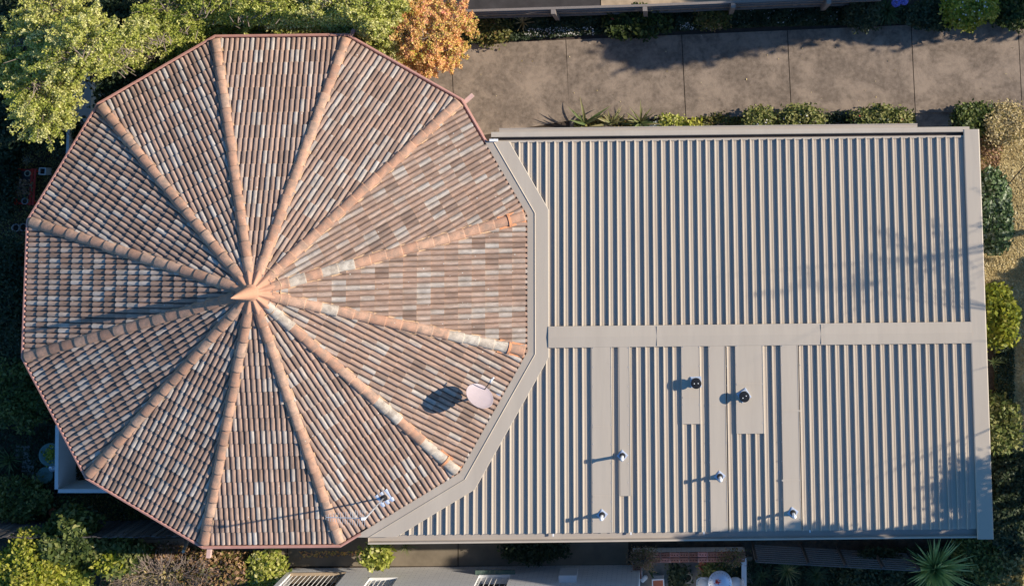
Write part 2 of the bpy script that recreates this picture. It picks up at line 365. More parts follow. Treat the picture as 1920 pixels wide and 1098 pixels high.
for a, k, Mx in full[300:]:
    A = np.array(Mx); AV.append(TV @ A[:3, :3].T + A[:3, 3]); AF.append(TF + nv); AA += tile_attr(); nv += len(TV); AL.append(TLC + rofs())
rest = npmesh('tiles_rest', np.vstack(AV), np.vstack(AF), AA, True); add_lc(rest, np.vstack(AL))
# cut tiles at the hips
bm = bmesh.new(); lay = bm.faces.layers.float.new('rnd')
cutbm = bmesh.new(); clay = cutbm.faces.layers.float.new('rnd'); cvl = cutbm.verts.layers.float_vector.new('lc')
for k in range(12):
    fb = bmesh.new(); fl = fb.faces.layers.float.new('rnd'); vl = fb.verts.layers.float_vector.new('lc')
    for kk, Mx, xc, s0 in cut:
        if kk != k: continue
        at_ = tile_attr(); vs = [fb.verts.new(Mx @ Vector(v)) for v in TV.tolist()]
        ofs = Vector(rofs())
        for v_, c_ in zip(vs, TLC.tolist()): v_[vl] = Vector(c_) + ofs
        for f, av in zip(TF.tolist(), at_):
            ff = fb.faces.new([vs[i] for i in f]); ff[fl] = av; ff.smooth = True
    c = Vector((CX, CY, 0))
    for sgn in (1, -1):
        ang = T(k) + sgn * R(15); hd = Vector((math.cos(ang), math.sin(ang), 0)); pn = Vector((-hd.y, hd.x, 0)) * sgn
        bmesh.ops.bisect_plane(fb, geom=fb.verts[:] + fb.edges[:] + fb.faces[:], plane_co=c, plane_no=pn, clear_outer=True, dist=1e-5)
    tmp = bpy.data.meshes.new('t'); fb.to_mesh(tmp); cutbm.from_mesh(tmp); fb.free(); bpy.data.meshes.remove(tmp)
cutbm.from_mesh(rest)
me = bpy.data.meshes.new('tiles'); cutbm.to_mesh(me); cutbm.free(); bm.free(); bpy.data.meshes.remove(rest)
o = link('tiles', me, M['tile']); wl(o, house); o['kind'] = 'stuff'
# hip caps
def cap_mesh(v, L=.385):
    V = []; n = 10
    for y, r, dz in ((0, .122, .016), (.03, .124, .018), (L, .105, .0)):
        for i in range(n + 1):
            a = math.pi * i / n; V.append((-r * math.cos(a), y, dz + .098 * math.sin(a) ** .8 - .015))
    m_ = n + 1
    for i in range(n + 1):
        a = math.pi * i / n; V.append((-.100 * math.cos(a), 0, .080 * math.sin(a) ** .8 - .015))
    F = [(r*m_+i, r*m_+i+1, (r+1)*m_+i+1, (r+1)*m_+i) for r in range(2) for i in range(n)] + [(3*m_+i, 3*m_+i+1, i+1, i) for i in range(n)]
    me = npmesh('ridge_cap', V, F, [v] * len(F)); me.polygons.foreach_set('use_smooth', np.ones(len(F), dtype=bool)); me.materials.append(M['cap']); return me
capm = [cap_mesh(i / 17 * .84) for i in range(16)] + [cap_mesh(.97), cap_mesh(1.0)]
hip_h = math.atan(math.tan(PITCH) * math.cos(R(15))); HL = APT / math.cos(R(15)) / math.cos(hip_h)
CAPG = .365
for k in range(12):
    ang = R(105 - 30*k); hd = Vector((math.cos(ang), math.sin(ang), 0)); up = -hd * math.cos(hip_h) + Vector((0, 0, math.sin(hip_h)))
    xa = up.cross(hd * math.sin(hip_h) + Vector((0, 0, math.cos(hip_h)))).normalized(); nz = xa.cross(up)
    org = Vector((CX, CY, ZE)) + hd * (APT / math.cos(R(15))) + Vector((0, 0, .012))
    nc = int((HL - .45) / CAPG) + 1
    # bedding mortar
    b = MB(); V = []
    rr = random.Random(k)
    for i in range(41):
        s = -.02 + (HL - .4) * i / 40
        e1, e2 = .142 + rr.uniform(-.012, .016), .142 + rr.uniform(-.012, .016)
        for x, z in ((-e1, -.06), (-e1 + .01, .012), (0, .05), (e2 - .01, .012), (e2, -.06)): V.append(org + up * s + xa * x + nz * (z + .012))
    b.add(V, [(r*5+i, r*5+i+1, (r+1)*5+i+1, (r+1)*5+i) for r in range(40) for i in range(4)] + [(4, 3, 2, 1, 0)])
    wpart(b, 'bedding_mortar', M['mortar'], house)
    for i in range(nc):
        me = capm[rr.randrange(16)]
        if k == 3 and i in (11, 12, 14): me = capm[16 + i % 2]
        if k == 4 and i in (1, 2, 3, 4, 12): me = capm[16 + i % 2]
        if k == 5 and (i in (2, 5, 6, 14, 15, 16) or i < 2): me = capm[16 + i % 2]
        if k == 9 and i in (): me = capm[17]
        Mx = Matrix((xa, up, nz)).transposed().to_4x4(); Mx.translation = org + up * (i * CAPG) + xa * rr.gauss(0, .004) + nz * (.022)
        Mx = Mx @ Matrix.Rotation(rr.gauss(0, .012), 4, 'Z')
        o = link('ridge_cap', me, None); o.parent = house; o.matrix_parent_inverse = Matrix.Translation(house.location).inverted(); o.matrix_basis = Mx
    # end mortar
    if k in (3, 4, 5, 10, 9):
        m_ = M['orange_mortar'] if k in (3, 4, 5) else M['yellow_lichen']
        b = MB()
        if k in (3, 4, 5):
            V = []
            for q in range(13):
                a = math.pi * q / 12; rr_ = (.165 + rr.uniform(-.012, .02), .138)
                for r_ in rr_:
                    V.append(org + up * (.34 - math.sin(a) * .0) + xa * (-r_ * math.cos(a)) * 1.0 + nz * (.03 + .115 * math.sin(a) * (1 if r_ < .15 else .98)))
            for q in range(13):
                a = math.pi * q / 12; V.append(org + up * .40 + xa * (-.15 * math.cos(a)) + nz * (.03 + .118 * math.sin(a)))
            F = [(2*q+1, 2*q+3, 26+q+1, 26+q) for q in range(12)]
            b.add(V, F)
            for sg in (-1, 1):
                b.box(.125*sg - .03, .125*sg + .03, -.02, .62, .0, .035, Matrix.Translation(org) @ Matrix((xa, up, nz)).transposed().to_4x4())
        else:
            Mx = Matrix.Translation(org - Vector((0, 0, .0))) @ Matrix((xa, up, nz)).transposed().to_4x4()
            V = [Mx @ Vector((.11*math.cos(q*math.pi/5), -.02 + .09*math.sin(q*math.pi/5), .03)) for q in range(10)] + [Mx @ Vector((0, .02, .10))]
            b.add(V, [(q, (q+1) % 10, 10) for q in range(10)])
        wpart(b, 'end_mortar', m_, house)
# broached cap and tall pointed finial
za = ZE + APT * TP
b = MB(); V = []; NA = 96
for r, z, amp in ((.56, -.155, .050), (.50, -.125, .060), (.40, -.070, .062), (.28, -.005, .045), (.19, .06, .02), (.16, .13, 0)):
    for i in range(NA):
        a = 2 * math.pi * i / NA; ph = math.cos(12 * (a - R(15)))
        V.append((r * (1 + .05 * ph) * math.cos(a), r * (1 + .05 * ph) * math.sin(a), z + amp * (ph * .5 + .5) + .02))
b.add(V, [(r*NA+i, r*NA+(i+1) % NA, (r+1)*NA+(i+1) % NA, (r+1)*NA+i) for r in range(5) for i in range(NA)])
o = b.obj('apex_cap', M['finial'], house, True, loc=(0, 0, za)); 
b = MB(); b.lathe([(.17, .10), (.185, .13), (.18, .17), (.15, .19)], n=32, close=False); b.obj('finial_collar', M['finial'], house, True, loc=(0, 0, za))
b = MB(); b.lathe([(.155, .17), (.15, .25), (.115, .62), (.06, 1.15), (.006, 1.55)], n=32); b.obj('finial_spire', M['finial'], house, True, loc=(0, 0, za))
b = MB()
for k in range(12):
    if k in (8, 9, 10, 11): continue
    ang = R(105 - 30*k) + R(15)*(k % 3 - 1) * .3; c = Vector((math.cos(ang) * .60, math.sin(ang) * .60, -.125)); sc_ = .035 + .025 * ((k*7) % 5) / 5
    V = [c + Vector((sc_*math.cos(q*math.pi/4), sc_*math.sin(q*math.pi/4), .0)) for q in range(8)] + [c + Vector((0, 0, .05))]
    b.add(V, [(q, (q+1) % 8, 8) for q in range(8)])
b.obj('lichen_spots', M['yellow_lichen'], house, loc=(0, 0, za))['kind'] = 'stuff'
# ring of pale pointing round the apex cap
b = MB(); P = []
for i in range(78, 116):
    a = 2 * math.pi * (i - 96) / 96; rr_ = .60 + .02 * math.cos(12 * (a - R(15))); P.append((rr_ * math.cos(a), rr_ * math.sin(a), -.125 + .055 * (math.cos(12 * (a - R(15))) * .5 + .5)))
b.tube(P, .014, 5); b.obj('pointing', M['mortar'], house, loc=(0, 0, za))
# rafter tails
for px, py, ang in ((662, 60, 62), (881, 183, 42), (392, 1036, -95)):
    p = at(px, py, 2.78); b = MB(); b.box(-.16, .10, -.045, .045, -.07, .05, Matrix.Rotation(R(ang), 4, 'Z')); o = b.obj('rafter_tail', M['pink_timber']); o.location = p; o.parent = house; o.matrix_parent_inverse = Matrix.Translation(house.location).inverted()

# ---------------------------------------------------------------- metal roofed wing
XR = at(1850, 620, 3.06).x
ZM = 2.95
def zm(y): return ZM + .004 * min(YT - y, y - YB)
wing = empty('metal_roofed_wing', 'long low wing with a cream ribbed steel roof, joined to the tiled house', 'building', (2.2, -3.5, 0))
RO = RR + .47
vo = [Vector((CX + RO * math.cos(R(105 - 30*k)), CY + RO * math.sin(R(105 - 30*k)))) for k in range(12)]
def lerp_y(a, b_, x): return a.y + (b_.y - a.y) * (x - a.x) / (b_.x - a.x)
def ylo(x): return YR0 if x >= vo[3].x else max(YR0, lerp_y(vo[2], vo[3], x))
def yhi(x): return YR1 if x >= vo[4].x else (min(YR1, lerp_y(vo[4], vo[5], x)) if x >= vo[5].x else lerp_y(vo[5], vo[6], x))
# profile over one pitch, rib centred at 0 on its left
rp = [(-.024, .001), (-.013, .057), (-.010, .060), (.001, .060), (.004, .057), (.017, .001), (.060, .0), (.064, .006), (.070, .006), (.074, .0), (.120, .0), (.124, .004), (.130, .004), (.134, .0)]
b = MB(); b.box(CX + 4.6, XR - .12, YB - .02, YT + .02, 0, 2.85); wpart(b, 'wall', M['brickwall'], wing)
def sheetpart(k0, k1, side):
    xs_ = []
    for k in range(k0, k1):
        for dx, z in rp:
            x = X0 + k * PT + dx
            if x < X1 - .001: xs_.append((x, z))
    xs_.append((X0 + k1 * PT - .024, .001) if k1 < 46 else (X1 - .003, .0))
    rows = []
    for x, z in xs_:
        if side > 0: ya, yb = ylo(x) - .03, YT
        else: ya, yb = YB, yhi(x) + .03
        if yb - ya < .04: continue
        rows.append([(x, yy, zm(yy) + z) for yy in (ya, yb)] + [(x, yb if side > 0 else ya, ZM - .02)])
    if len(rows) < 3: return
    b = MB(); V = [v for r in rows for v in r]
    F = [((i+1)*3, (i+1)*3+1, i*3+1, i*3) for i in range(len(rows) - 1)]
    F = [(i*3, (i+1)*3, (i+1)*3+1, i*3+1) for i in range(len(rows) - 1)]
    e = 1 if side > 0 else 0
    F += [(i*3+e, (i+1)*3+e, (i+1)*3+2, i*3+2) for i in range(len(rows) - 1)]
    b.add(V, F); wpart(b, 'roof_sheet', M['metal'], wing)
for k in range(-24, 46, 2):
    sheetpart(k, min(k+2, 46), 1); sheetpart(k, min(k+2, 46), -1)
RT = .065
def plate(name, pxs, zo=RT, th=.012, m='metal', lip=True, sw=None):
    """flat flashing laid on the ribs: px box (x0,x1,y0,y1)"""
    x0, x1, y0, y1 = pxs; za_ = ZM + RT; p0 = at(x0, y0, za_); p1 = at(x1, y1, za_); ya, yb = min(p0.y, p1.y), max(p0.y, p1.y)
    b = MB(); V = []
    for y in (ya, (ya + yb)/2, yb):
        for x, dz in ((p0.x, -.045), (p0.x + .002, 0), (p1.x - .012, 0), (p1.x - .008, .008), (p1.x, .0), (p1.x + .006, -.045)): V.append((x, y, zm(y) + zo + dz))
    b.add(V, [(r*6+i, r*6+i+1, (r+1)*6+i+1, (r+1)*6+i) for r in range(2) for i in range(5)] + [(5, 4, 3, 2, 1, 0), (12, 13, 14, 15, 16, 17)])
    return wpart(b, name, M[m], wing)
PL = [(1109, 1149, 644, 998), (1160.5, 1183, 644, 929), (1277, 1314, 642, 794), (1328, 1365, 642, 995), (1378, 1433, 640, 812), (1463, 1503, 640, 993)]
for p in PL: plate('cover_strip', p)
# snapped to world width for the far end is handled by zm; ridge capping, gently folded
b = MB(); V = []
yc = (YR0 + YR1) / 2
XL = vo[3].x - .01
for i, x in enumerate((XL, (XL + X1)/2, X1 + .02)):
    for y, dz in ((YR1 - .012, .001), (YR1 + .004, .006), (yc, .020), (YR0 - .004, .006), (YR0 + .012, .001)): V.append((x, y, zm(YR0) + RT + dz + .003))
    V.append((x, YR1 - .014, zm(YR0) + .02)); V.append((x, YR0 + .014, zm(YR0) + .02))
F = []
for r in range(2):
    o0, o1 = r*7, (r+1)*7
    F += [(o0+i, o1+i, o1+i+1, o0+i+1) for i in range(4)] + [(o0+5, o1+5, o1, o0), (o0+4, o1+4, o1+6, o0+6)]
b.add(V, F); wpart(b, 'ridge_capping', M['metal'], wing)
for px in (1232, 1540):
    x = at(px, 625, 3.07).x; b = MB(); b.box(x - .006, x + .006, YR1 + .01, YR0 - .01, zm(YR0) + RT + .002, zm(YR0) + RT + .0245); wpart(b, 'lap_joint', M['metal'], wing)
for (px, y_) in ((1129, 800), (1129, 930), (1346, 760), (1346, 900), (1484, 770), (1484, 900), (1406, 720), (1296, 745)):
    hw_ = .22 if px < 1400 and px > 1100 else .24
    w2 = {1129: 20, 1346: 18, 1484: 20, 1406: 27, 1296: 18}[px]; q0 = at(px - w2 + 2, y_, ZM + RT); q1 = at(px + w2 - 3, y_, ZM + RT)
    b = MB(); b.box(q0.x, q1.x, q0.y - .02, q0.y + .02, zm(q0.y) + RT, zm(q0.y) + RT + .0055); wpart(b, 'lap_joint', M['metal'], wing)
# barge flashing on the right
b = MB(); V = []
zb = ZM + RT
for y in (YB - .22, yc, YT + .17):
    zz = zm(max(min(y, YT), YB)) + RT
    for x, dz in ((X1 - .004, -.05), (X1, .004), (X1 + .02, .010), (XR - .02, .016), (XR, .004), (XR, -.22)): V.append((x, y, zz + dz))
b.add(V, [(r*6+i, r*6+i+1, (r+1)*6+i+1, (r+1)*6+i) for r in range(2) for i in range(5)] + [(5, 4, 3, 2, 1, 0), (12, 13, 14, 15, 16, 17)])
wpart(b, 'barge_flashing', M['metal'], wing)
# apron following the twelve-sided roof
def clip(poly, ax, lim, keep_less):
    out = []
    for i in range(len(poly)):
        p, q = poly[i], poly[(i+1) % len(poly)]
        pi_, qi = (p[ax] <= lim) == keep_less, (q[ax] <= lim) == keep_less
        if pi_: out.append(p)
        if pi_ != qi:
            t = (lim - p[ax]) / (q[ax] - p[ax]); out.append(tuple(p[j] + (q[j] - p[j]) * t for j in range(3)))
    return out
zap = ZM + RT + .012
for k in (2, 3, 4, 5):
    b = MB()
    cs = math.cos(R(15))
    rings = [(RR - .05, zap - .03), (RR - .045, zap - .012), (RR + .125, zap + .002), (RR + .14, zap + .020), (RR + .155, zap - .002), (RO - .012, zap - .002), (RO, zap - .012), (RO, zap - .06)]
    for (ra, z_a), (rb, z_b) in zip(rings[:-1], rings[1:]):
        pv = lambda r, z, kk: (CX + r*math.cos(R(105-30*kk)), CY + r*math.sin(R(105-30*kk)), z)
        poly = [pv(ra, z_a, k), pv(ra, z_a, k+1), pv(rb, z_b, k+1), pv(rb, z_b, k)]
        poly = clip(poly, 1, YT + .01, True)
        if poly: poly = clip(poly, 1, YB - .03, False)
        if len(poly) >= 3: b.add(poly, [tuple(range(len(poly)-1, -1, -1))])
    wpart(b, 'apron_flashing', M['metal'], wing)
# extruded long gutters (profile in y,z)
def extr(name, prof_, x0, x1, m, ends=True):
    prof_ = [(y, z - .05) for y, z in prof_]; b = MB(); n_ = len(prof_); V = [(x, y, z) for x in (x0, x1) for y, z in prof_]
    b.add(V, [(i, n_+i, n_+i+1, i+1) for i in range(n_-1)] + ([tuple(range(n_)), tuple(range(2*n_-1, n_-1, -1))] if ends else [])); return wpart(b, name, M[m], wing)
xl = at(921, 262, 3.0).x
yg = lambda py: at(1400, py, 3.05).y - at(1400, 260.5, 3.05).y + YT
# upper: apron lip, trough, parapet cap, outer fascia
extr('gutter_apron', [(YT - .02, 3.032), (YT + .030, 3.036), (YT + .034, 2.90)], xl, X1 + .02, 'metal')
extr('gutter', [(YT + .034, 2.93), (YT + .036, 2.86), (YT + .100, 2.86), (YT + .104, 3.04)], xl, X1 + .14, 'trough')
extr('gutter_parapet', [(YT + .102, 2.92), (YT + .106, 3.045), (YT + .120, 3.062), (YT + .222, 3.055), (YT + .235, 3.04), (YT + .235, 2.85)], xl, X1 + .14, 'metal')
extr('outer_fascia', [(YT + .232, 2.93), (YT + .30, 2.93), (YT + .305, 2.95), (YT + .325, 2.95), (YT + .33, 2.70)], at(935, 250, 3).x, at(1722, 244, 3).x, 'metal_dull')
xe = X1 + .12
# lower gutter
extr('gutter', [(YB + .02, 2.985), (YB - .008, 2.985), (YB - .012, 2.90), (YB - .155, 2.895), (YB - .165, 2.985)], at(690, 1008, 2.95).x, xe, 'metal_dull')
extr('gutter_lip', [(YB - .165, 2.95), (YB - .168, 2.99), (YB - .175, 3.0), (YB - .205, 3.002), (YB - .21, 2.86)], at(690, 1008, 2.95).x, xe, 'metal')
b = MB(); b.box(xe, XR, YB - .225, YB + .0, 2.81, 2.985); wpart(b, 'gutter_end', M['metal'], wing)
# bright end bit by the tiled roof
p = at(926, 263, 3.06); b = MB(); b.box(-.10, .10, -.03, .03, 0, .04); b.obj('gutter_corner', M['white'], wing).location = p - wing.location
# screws
b = MB()
for x0, x1, y0, y1 in PL:
    for yy in np.arange(y0 + 8, y1 - 4, 36):
        for xx in ((x0 + 3, x1 - 3) if x1 - x0 > 30 else (x1 - 5,)):
            p = at(xx, yy, zm(at(xx, yy, 3).y) + RT); b.tube([(p.x, p.y, p.z - .01), (p.x, p.y, p.z + .008)], .009, 6)
wpart(b, 'screws', M['steel'], wing)['kind'] = 'stuff'
# gutter clips / droppings
for px, py in ((1037, 1003), (1183, 1000), (1320, 999), (1519, 996)):
    p = at(px, py, 2.99); b = MB(); b.box(-.014, .014, -.03, .03, -.07, -.035); o = b.obj('gutter_bracket', M['white']); o.location = p; wl(o, wing)

# ---------------------------------------------------------------- things on the roofs
def pipe(px, py, ang, label, hgt=.37):
    p = at(px, py, 3.06); p.z = zm(p.y) + RT
    t = empty('vent_pipe', label, 'vent pipe', p, 'small vent pipes on the steel roof', R(ang))
    b = MB(); b.box(-.095, .095, -.095, .095, .0, .012); b.box(-.075, .075, -.075, .075, .012, .03); b.obj('flashing', M['silver'], t)
    b = MB(); b.lathe([(.07, .03), (.062, .07), (.045, .12), (.04, .14)], n=16); b.obj('boot', M['black'], t, True)
    b = MB(); b.tube([(0, 0, .1), (0, 0, hgt)], .034, 12); b.obj('pipe', M['white'], t, True)
    b = MB(); b.lathe([(.046, hgt), (.046, hgt + .05), (.02, hgt + .075)], n=12); b.obj('pipe_cap', M['white'], t, True)
pipe(1167, 854, 47, 'thin white vent pipe on the narrow cover strip, highest of the small ones')
pipe(1350, 893, 50, 'thin white vent pipe on the wide cover strip below the black cowls')
pipe(1129, 965, 50, 'thin white vent pipe low on the leftmost cover strip')
pipe(1487, 961, 55, 'thin white vent pipe low on the rightmost cover strip', .37)
def cowl(px, py, ang, label):
    p = at(px, py, 3.06); p.z = zm(p.y) + RT
    t = empty('roof_vent', label, 'roof vent', p, 'black round roof vents', R(ang))
    b = MB(); b.box(-.125, .125, -.125, .125, 0, .015); b.box(-.11, .11, -.11, .11, .015, .04); b.obj('flashing', M['silver'], t)
    b = MB(); b.lathe([(.10, .04), (.085, .10), (.08, .17)], n=20); b.obj('neck', M['black'], t, True)
    b = MB(); b.lathe([(.08, .16), (.118, .165), (.122, .25), (.112, .258), (.03, .262)], n=28); b.obj('cowl', M['black'], t)
    for s in (-.045, .045):
        b = MB(); b.lathe([(.012, .258), (.012, .27), (.006, .272)], (s, 0, 0), 8); b.obj('bolt', M['white'], t)
cowl(1305, 716, 2, 'black round cowl vent on a square silver base set straight')
cowl(1395, 741, 32, 'black round cowl vent on a square silver base turned askew')
# satellite dish
pb = at_roof(905, 742)
t = empty('satellite_dish', 'pinkish grey satellite dish on the tiles, casting a dark oval shadow', 'satellite dish', pb)
dc = Vector((.0, 0, .46)); p = at(898, 744, pb.z + .80); dc = p - pb
nrm = Vector((.46, .62, .54)).normalized(); ux = nrm.cross(Vector((0, 0, 1))).normalized(); uy = nrm.cross(ux)
b = MB(); V = []; n_ = 40
for r, z in ((0.001, .0), (.08, .003), (.16, .013), (.23, .028), (.285, .045), (.292, .052), (.296, .046), (.285, .036), (.16, .0), (.05, -.012)):
    for i in range(n_):
        a = 2*math.pi*i/n_; V.append(dc + ux * (r * 1.14 * math.cos(a)) + uy * (r * 1.1 * math.sin(a)) + nrm * z)
b.add(V, [(r*n_+i, r*n_+(i+1) % n_, (r+1)*n_+(i+1) % n_, (r+1)*n_+i) for r in range(9) for i in range(n_)]); b.obj('reflector', M['dish'], t, True)
lnb = at(921, 713, pb.z + 1.0) - pb
e0 = dc - uy * .27 if (dc - uy * .27 - lnb).length < (dc + uy * .27 - lnb).length else dc + uy * .27
b = MB(); b.tube([e0, lnb], .012, 8); b.obj('feed_arm', M['dark_timber'], t)
b = MB(); dd = (dc - lnb).normalized(); b.tube([lnb - dd * .04, lnb + dd * .05], .022, 10); b.tube([lnb + Vector((.03, .03, 0)), lnb + Vector((.06, .07, .02))], .02, 8); b.obj('receiver', M['white'], t, True)
b = MB(); b.tube([(0, 0, -.02), (0, 0, .5), dc - nrm * .01], .022, 10); b.tube([(.16, .16, -.02), (0, 0, .5)], .011, 6); b.obj('mount', M['steel'], t)
b = MB(); pm = at_roof(934, 739) - pb; b.box(-.06, .06, -.03, .03, .02, .05, Matrix.Translation(pm)); b.obj('base_plate', M['silver'], t)
# aerial
pb = at_roof(721, 931)
t = empty('tv_aerial', 'television aerial on a tall mast rising from a silver flashing on the tiles', 'aerial', pb)
mt = Matrix.Rotation(R(-60), 4, 'Z') @ Matrix.Rotation(0, 4, 'X')
k5n = Vector((math.cos(T(5)), math.sin(T(5)), 0)); upv = -k5n * math.cos(PITCH) + Vector((0, 0, math.sin(PITCH))); xa = upv.cross(k5n * math.sin(PITCH) + Vector((0, 0, math.cos(PITCH)))).normalized(); nz = xa.cross(upv)
Mx = Matrix((xa, upv, nz)).transposed().to_4x4()
b = MB(); V = []
for j in range(9):
    for i in range(13):
        x = -.17 + .34 * i / 12; y = -.17 + .34 * j / 8; V.append(Mx @ Vector((x, y, .060 + .012 * math.cos(x * 2 * math.pi / .122))))
b.add(V, [(j*13+i, j*13+i+1, (j+1)*13+i+1, (j+1)*13+i) for j in range(8) for i in range(12)]); b.obj('flashing', M['silver'], t, True)
b = MB(); b.lathe([(.085, .05), (.07, .09), (.035, .14), (.03, .17)], n=16); b.obj('boot', M['black'], t, True)
hm = 2.15; b = MB(); b.tube([(0, 0, 0), (0, 0, hm)], .019, 10); b.obj('mast', M['steel'], t, True)
be = at(611, 969, pb.z + hm - .05) - pb; bs = at(684, 971, pb.z + hm - .02) - pb
b = MB(); b.tube([bs, be], .011, 6); b.obj('boom', M['steel'], t)
dr = (be - bs).normalized(); cr_ = dr.cross(Vector((0, 0, 1))).normalized(); L_ = (be - bs).length
for i in range(17):
    f = i / 16; ln = (.05 + .11 * (1 - f) ** .6) if f > .3 else .17; c = bs + dr * (L_ * f)
    b = MB(); tilt = Vector((0, 0, .22)) if f < .35 and i % 2 else Vector((0, 0, 0))
    b.tube([c - (cr_ * ln) + tilt * .0, c, c + cr_ * ln + tilt * .3], .0045, 5); b.obj('element', M['steel'], t)
b = MB(); b.box(-.04, .04, -.03, .03, -.03, .03, Matrix.Translation(bs + Vector((-.03, 0, .02)))); b.obj('junction_box', M['white'], t)

# ---------------------------------------------------------------- vegetation builders
SN = R(15)
def keep_out(P):
    """no foliage inside the buildings"""
    dx, dy = P[:, 0] - CX, P[:, 1] - CY
    m = np.max(np.stack([dx * math.cos(T(k)) + dy * math.sin(T(k)) for k in range(12)]), axis=0)
    a = ((m < AP + .16 + np.maximum(P[:, 2] - 3, 0) * .3) & (P[:, 2] > 2.9)) | (m < AP + .03) & ((P[:, 2] > 2.7) | (m < AP - .5))
    b_ = (P[:, 0] > CX) & (P[:, 0] < XR + .02) & (P[:, 1] < YT + .34) & (P[:, 1] > YB - .23) & (P[:, 2] > 2.6)
    c_ = (P[:, 0] > CX) & (P[:, 0] < XR - .12) & (P[:, 1] < YT + .03) & (P[:, 1] > YB - .03)
    return ~(a | b_ | c_) & (P[:, 2] > .0)
def leaf_mesh(name, C, size, rng, up=.6, asp=1.6, cv=None):
    C = C[keep_out(C)] if len(C) else C; n = len(C)
    if cv is not None: pass
    nrm = rng.normal(size=(n, 3)); nrm[:, 2] = np.abs(nrm[:, 2]) + up * 1.5; nrm /= np.linalg.norm(nrm, axis=1)[:, None]
    t = rng.normal(size=(n, 3)); t -= nrm * np.sum(t * nrm, 1)[:, None]; t /= np.linalg.norm(t, axis=1)[:, None]; s = np.cross(nrm, t)
    sz = size * rng.uniform(.6, 1.3, n)[:, None]
    V = np.stack([C - t*sz*asp*.5, C + s*sz*.42 + nrm*sz*.08, C + t*sz*asp*.5, C - s*sz*.42 + nrm*sz*.08], 1).reshape(-1, 3)
    F = np.arange(4 * n).reshape(n, 4)
    return V, F, n
def clump_points(blobs, n, rng, clump=.16, ratio=28, shell=.35):
    """blobs: (x,y,z,rx,ry,rz). leaves gather in clumps near the blob surfaces"""
    vol = np.array([b_[3]*b_[4] for b_ in blobs]); vol = vol / vol.sum(); out = []; tint = []
    for b_, f in zip(blobs, vol):
        m = max(int(n * f), 10); k = max(m // ratio, 3)
        d = rng.normal(size=(k, 3)); d /= np.linalg.norm(d, axis=1)[:, None]; d[:, 2] = np.abs(d[:, 2]) * .9 - .15
        rad = 1 - shell * rng.random(k) ** 1.6
        cc = np.array(b_[:3]) + d * np.array(b_[3:6]) * rad[:, None]
        ct = rng.normal(0, .17, k)
        idx = rng.integers(0, k, m)
        sc = clump * rng.uniform(.5, 1.4, k)[idx][:, None]
        P = cc[idx] + np.clip(rng.normal(size=(m, 3)), -1.5, 1.5) * sc * np.array([1, 1, .55])
        out.append(P); tint.append(ct[idx])
    return np.vstack(out), np.concatenate(tint)
def foliage(name, blobs, n, size, m, parent, seed=0, clump=.16, ratio=28, up=.6, asp=1.5, bias=.5, shell=.35, spread=.2, world=True):
    rng = np.random.default_rng(seed); P, ti = clump_points(blobs, n, rng, clump, ratio, shell)
    kp = keep_out(P); P, ti = P[kp], ti[kp]
    V, F, k = leaf_mesh(name, P, size, rng, up, asp)
    a = np.clip(bias + ti[:k] + rng.normal(0, spread, k), 0, 1)
    me = npmesh(name, V, F, a); o = link(name, me, m)
    if parent: wl(o, parent)
    return o
def spray(name, blobs, n, size, m, parent, seed=0, tw=.45, per=70, wid=.055, bias=.5, spread=.18, up=.3, flat=.35, twigmat=None, aim=None):
    """feathery foliage: leaves strung along thin twigs that fan out of every blob"""
    rng = np.random.default_rng(seed); ar = np.array([b_[3] * b_[4] for b_ in blobs]); ar = ar / ar.sum(); PP, TT = [], []; tb = MB()
    for b_, f in zip(blobs, ar):
        for _ in range(max(int(n * f / per), 3)):
            a = rng.random() * 6.283; r_ = rng.random() ** .6 * .8
            o_ = np.array(b_[:3]) + np.array([b_[3] * r_ * math.cos(a), b_[4] * r_ * math.sin(a), b_[5] * rng.uniform(-.7, .75) * (1 - r_ * .6)])
            d = np.array([math.cos(a) + rng.normal(0, .5), math.sin(a) + rng.normal(0, .5), rng.normal(.15, .25)])
            if aim is not None: d = d + np.array(aim) * rng.random()
            d = d / np.linalg.norm(d); L = tw * rng.uniform(.6, 1.4); k = int(per * L / tw)
            t_ = rng.random(k) ** .75; bend = rng.normal(0, .12, 3)
            P = o_ + d * (t_[:, None] * L) + bend * (t_[:, None] ** 2) * L + rng.normal(size=(k, 3)) * wid * (1.15 - .6 * t_[:, None]) * np.array([1, 1, .6])
            PP.append(P); TT.append(rng.normal(0, .14) + (t_ - .5) * .25)
            e = o_ + d * L * .9 + bend * .8 * L
            if twigmat and keep_out(np.array([e, o_])).all(): tb.tube([o_ - d * L * .5, o_, e], [.010, .008, .003], 3, cap=False)
    P = np.vstack(PP); ti = np.concatenate(TT); kp = keep_out(P); P, ti = P[kp], ti[kp]
    V, F, k = leaf_mesh(name, P, size, rng, up, 1.6); a = np.clip(bias + ti[:k] + rng.normal(0, spread, k), 0, 1)
    o = link(name, npmesh(name, V, F, a), m); wl(o, parent)
    if twigmat and tb.v: w_ = wpart(tb, 'twigs', twigmat, parent); w_['kind'] = 'stuff'
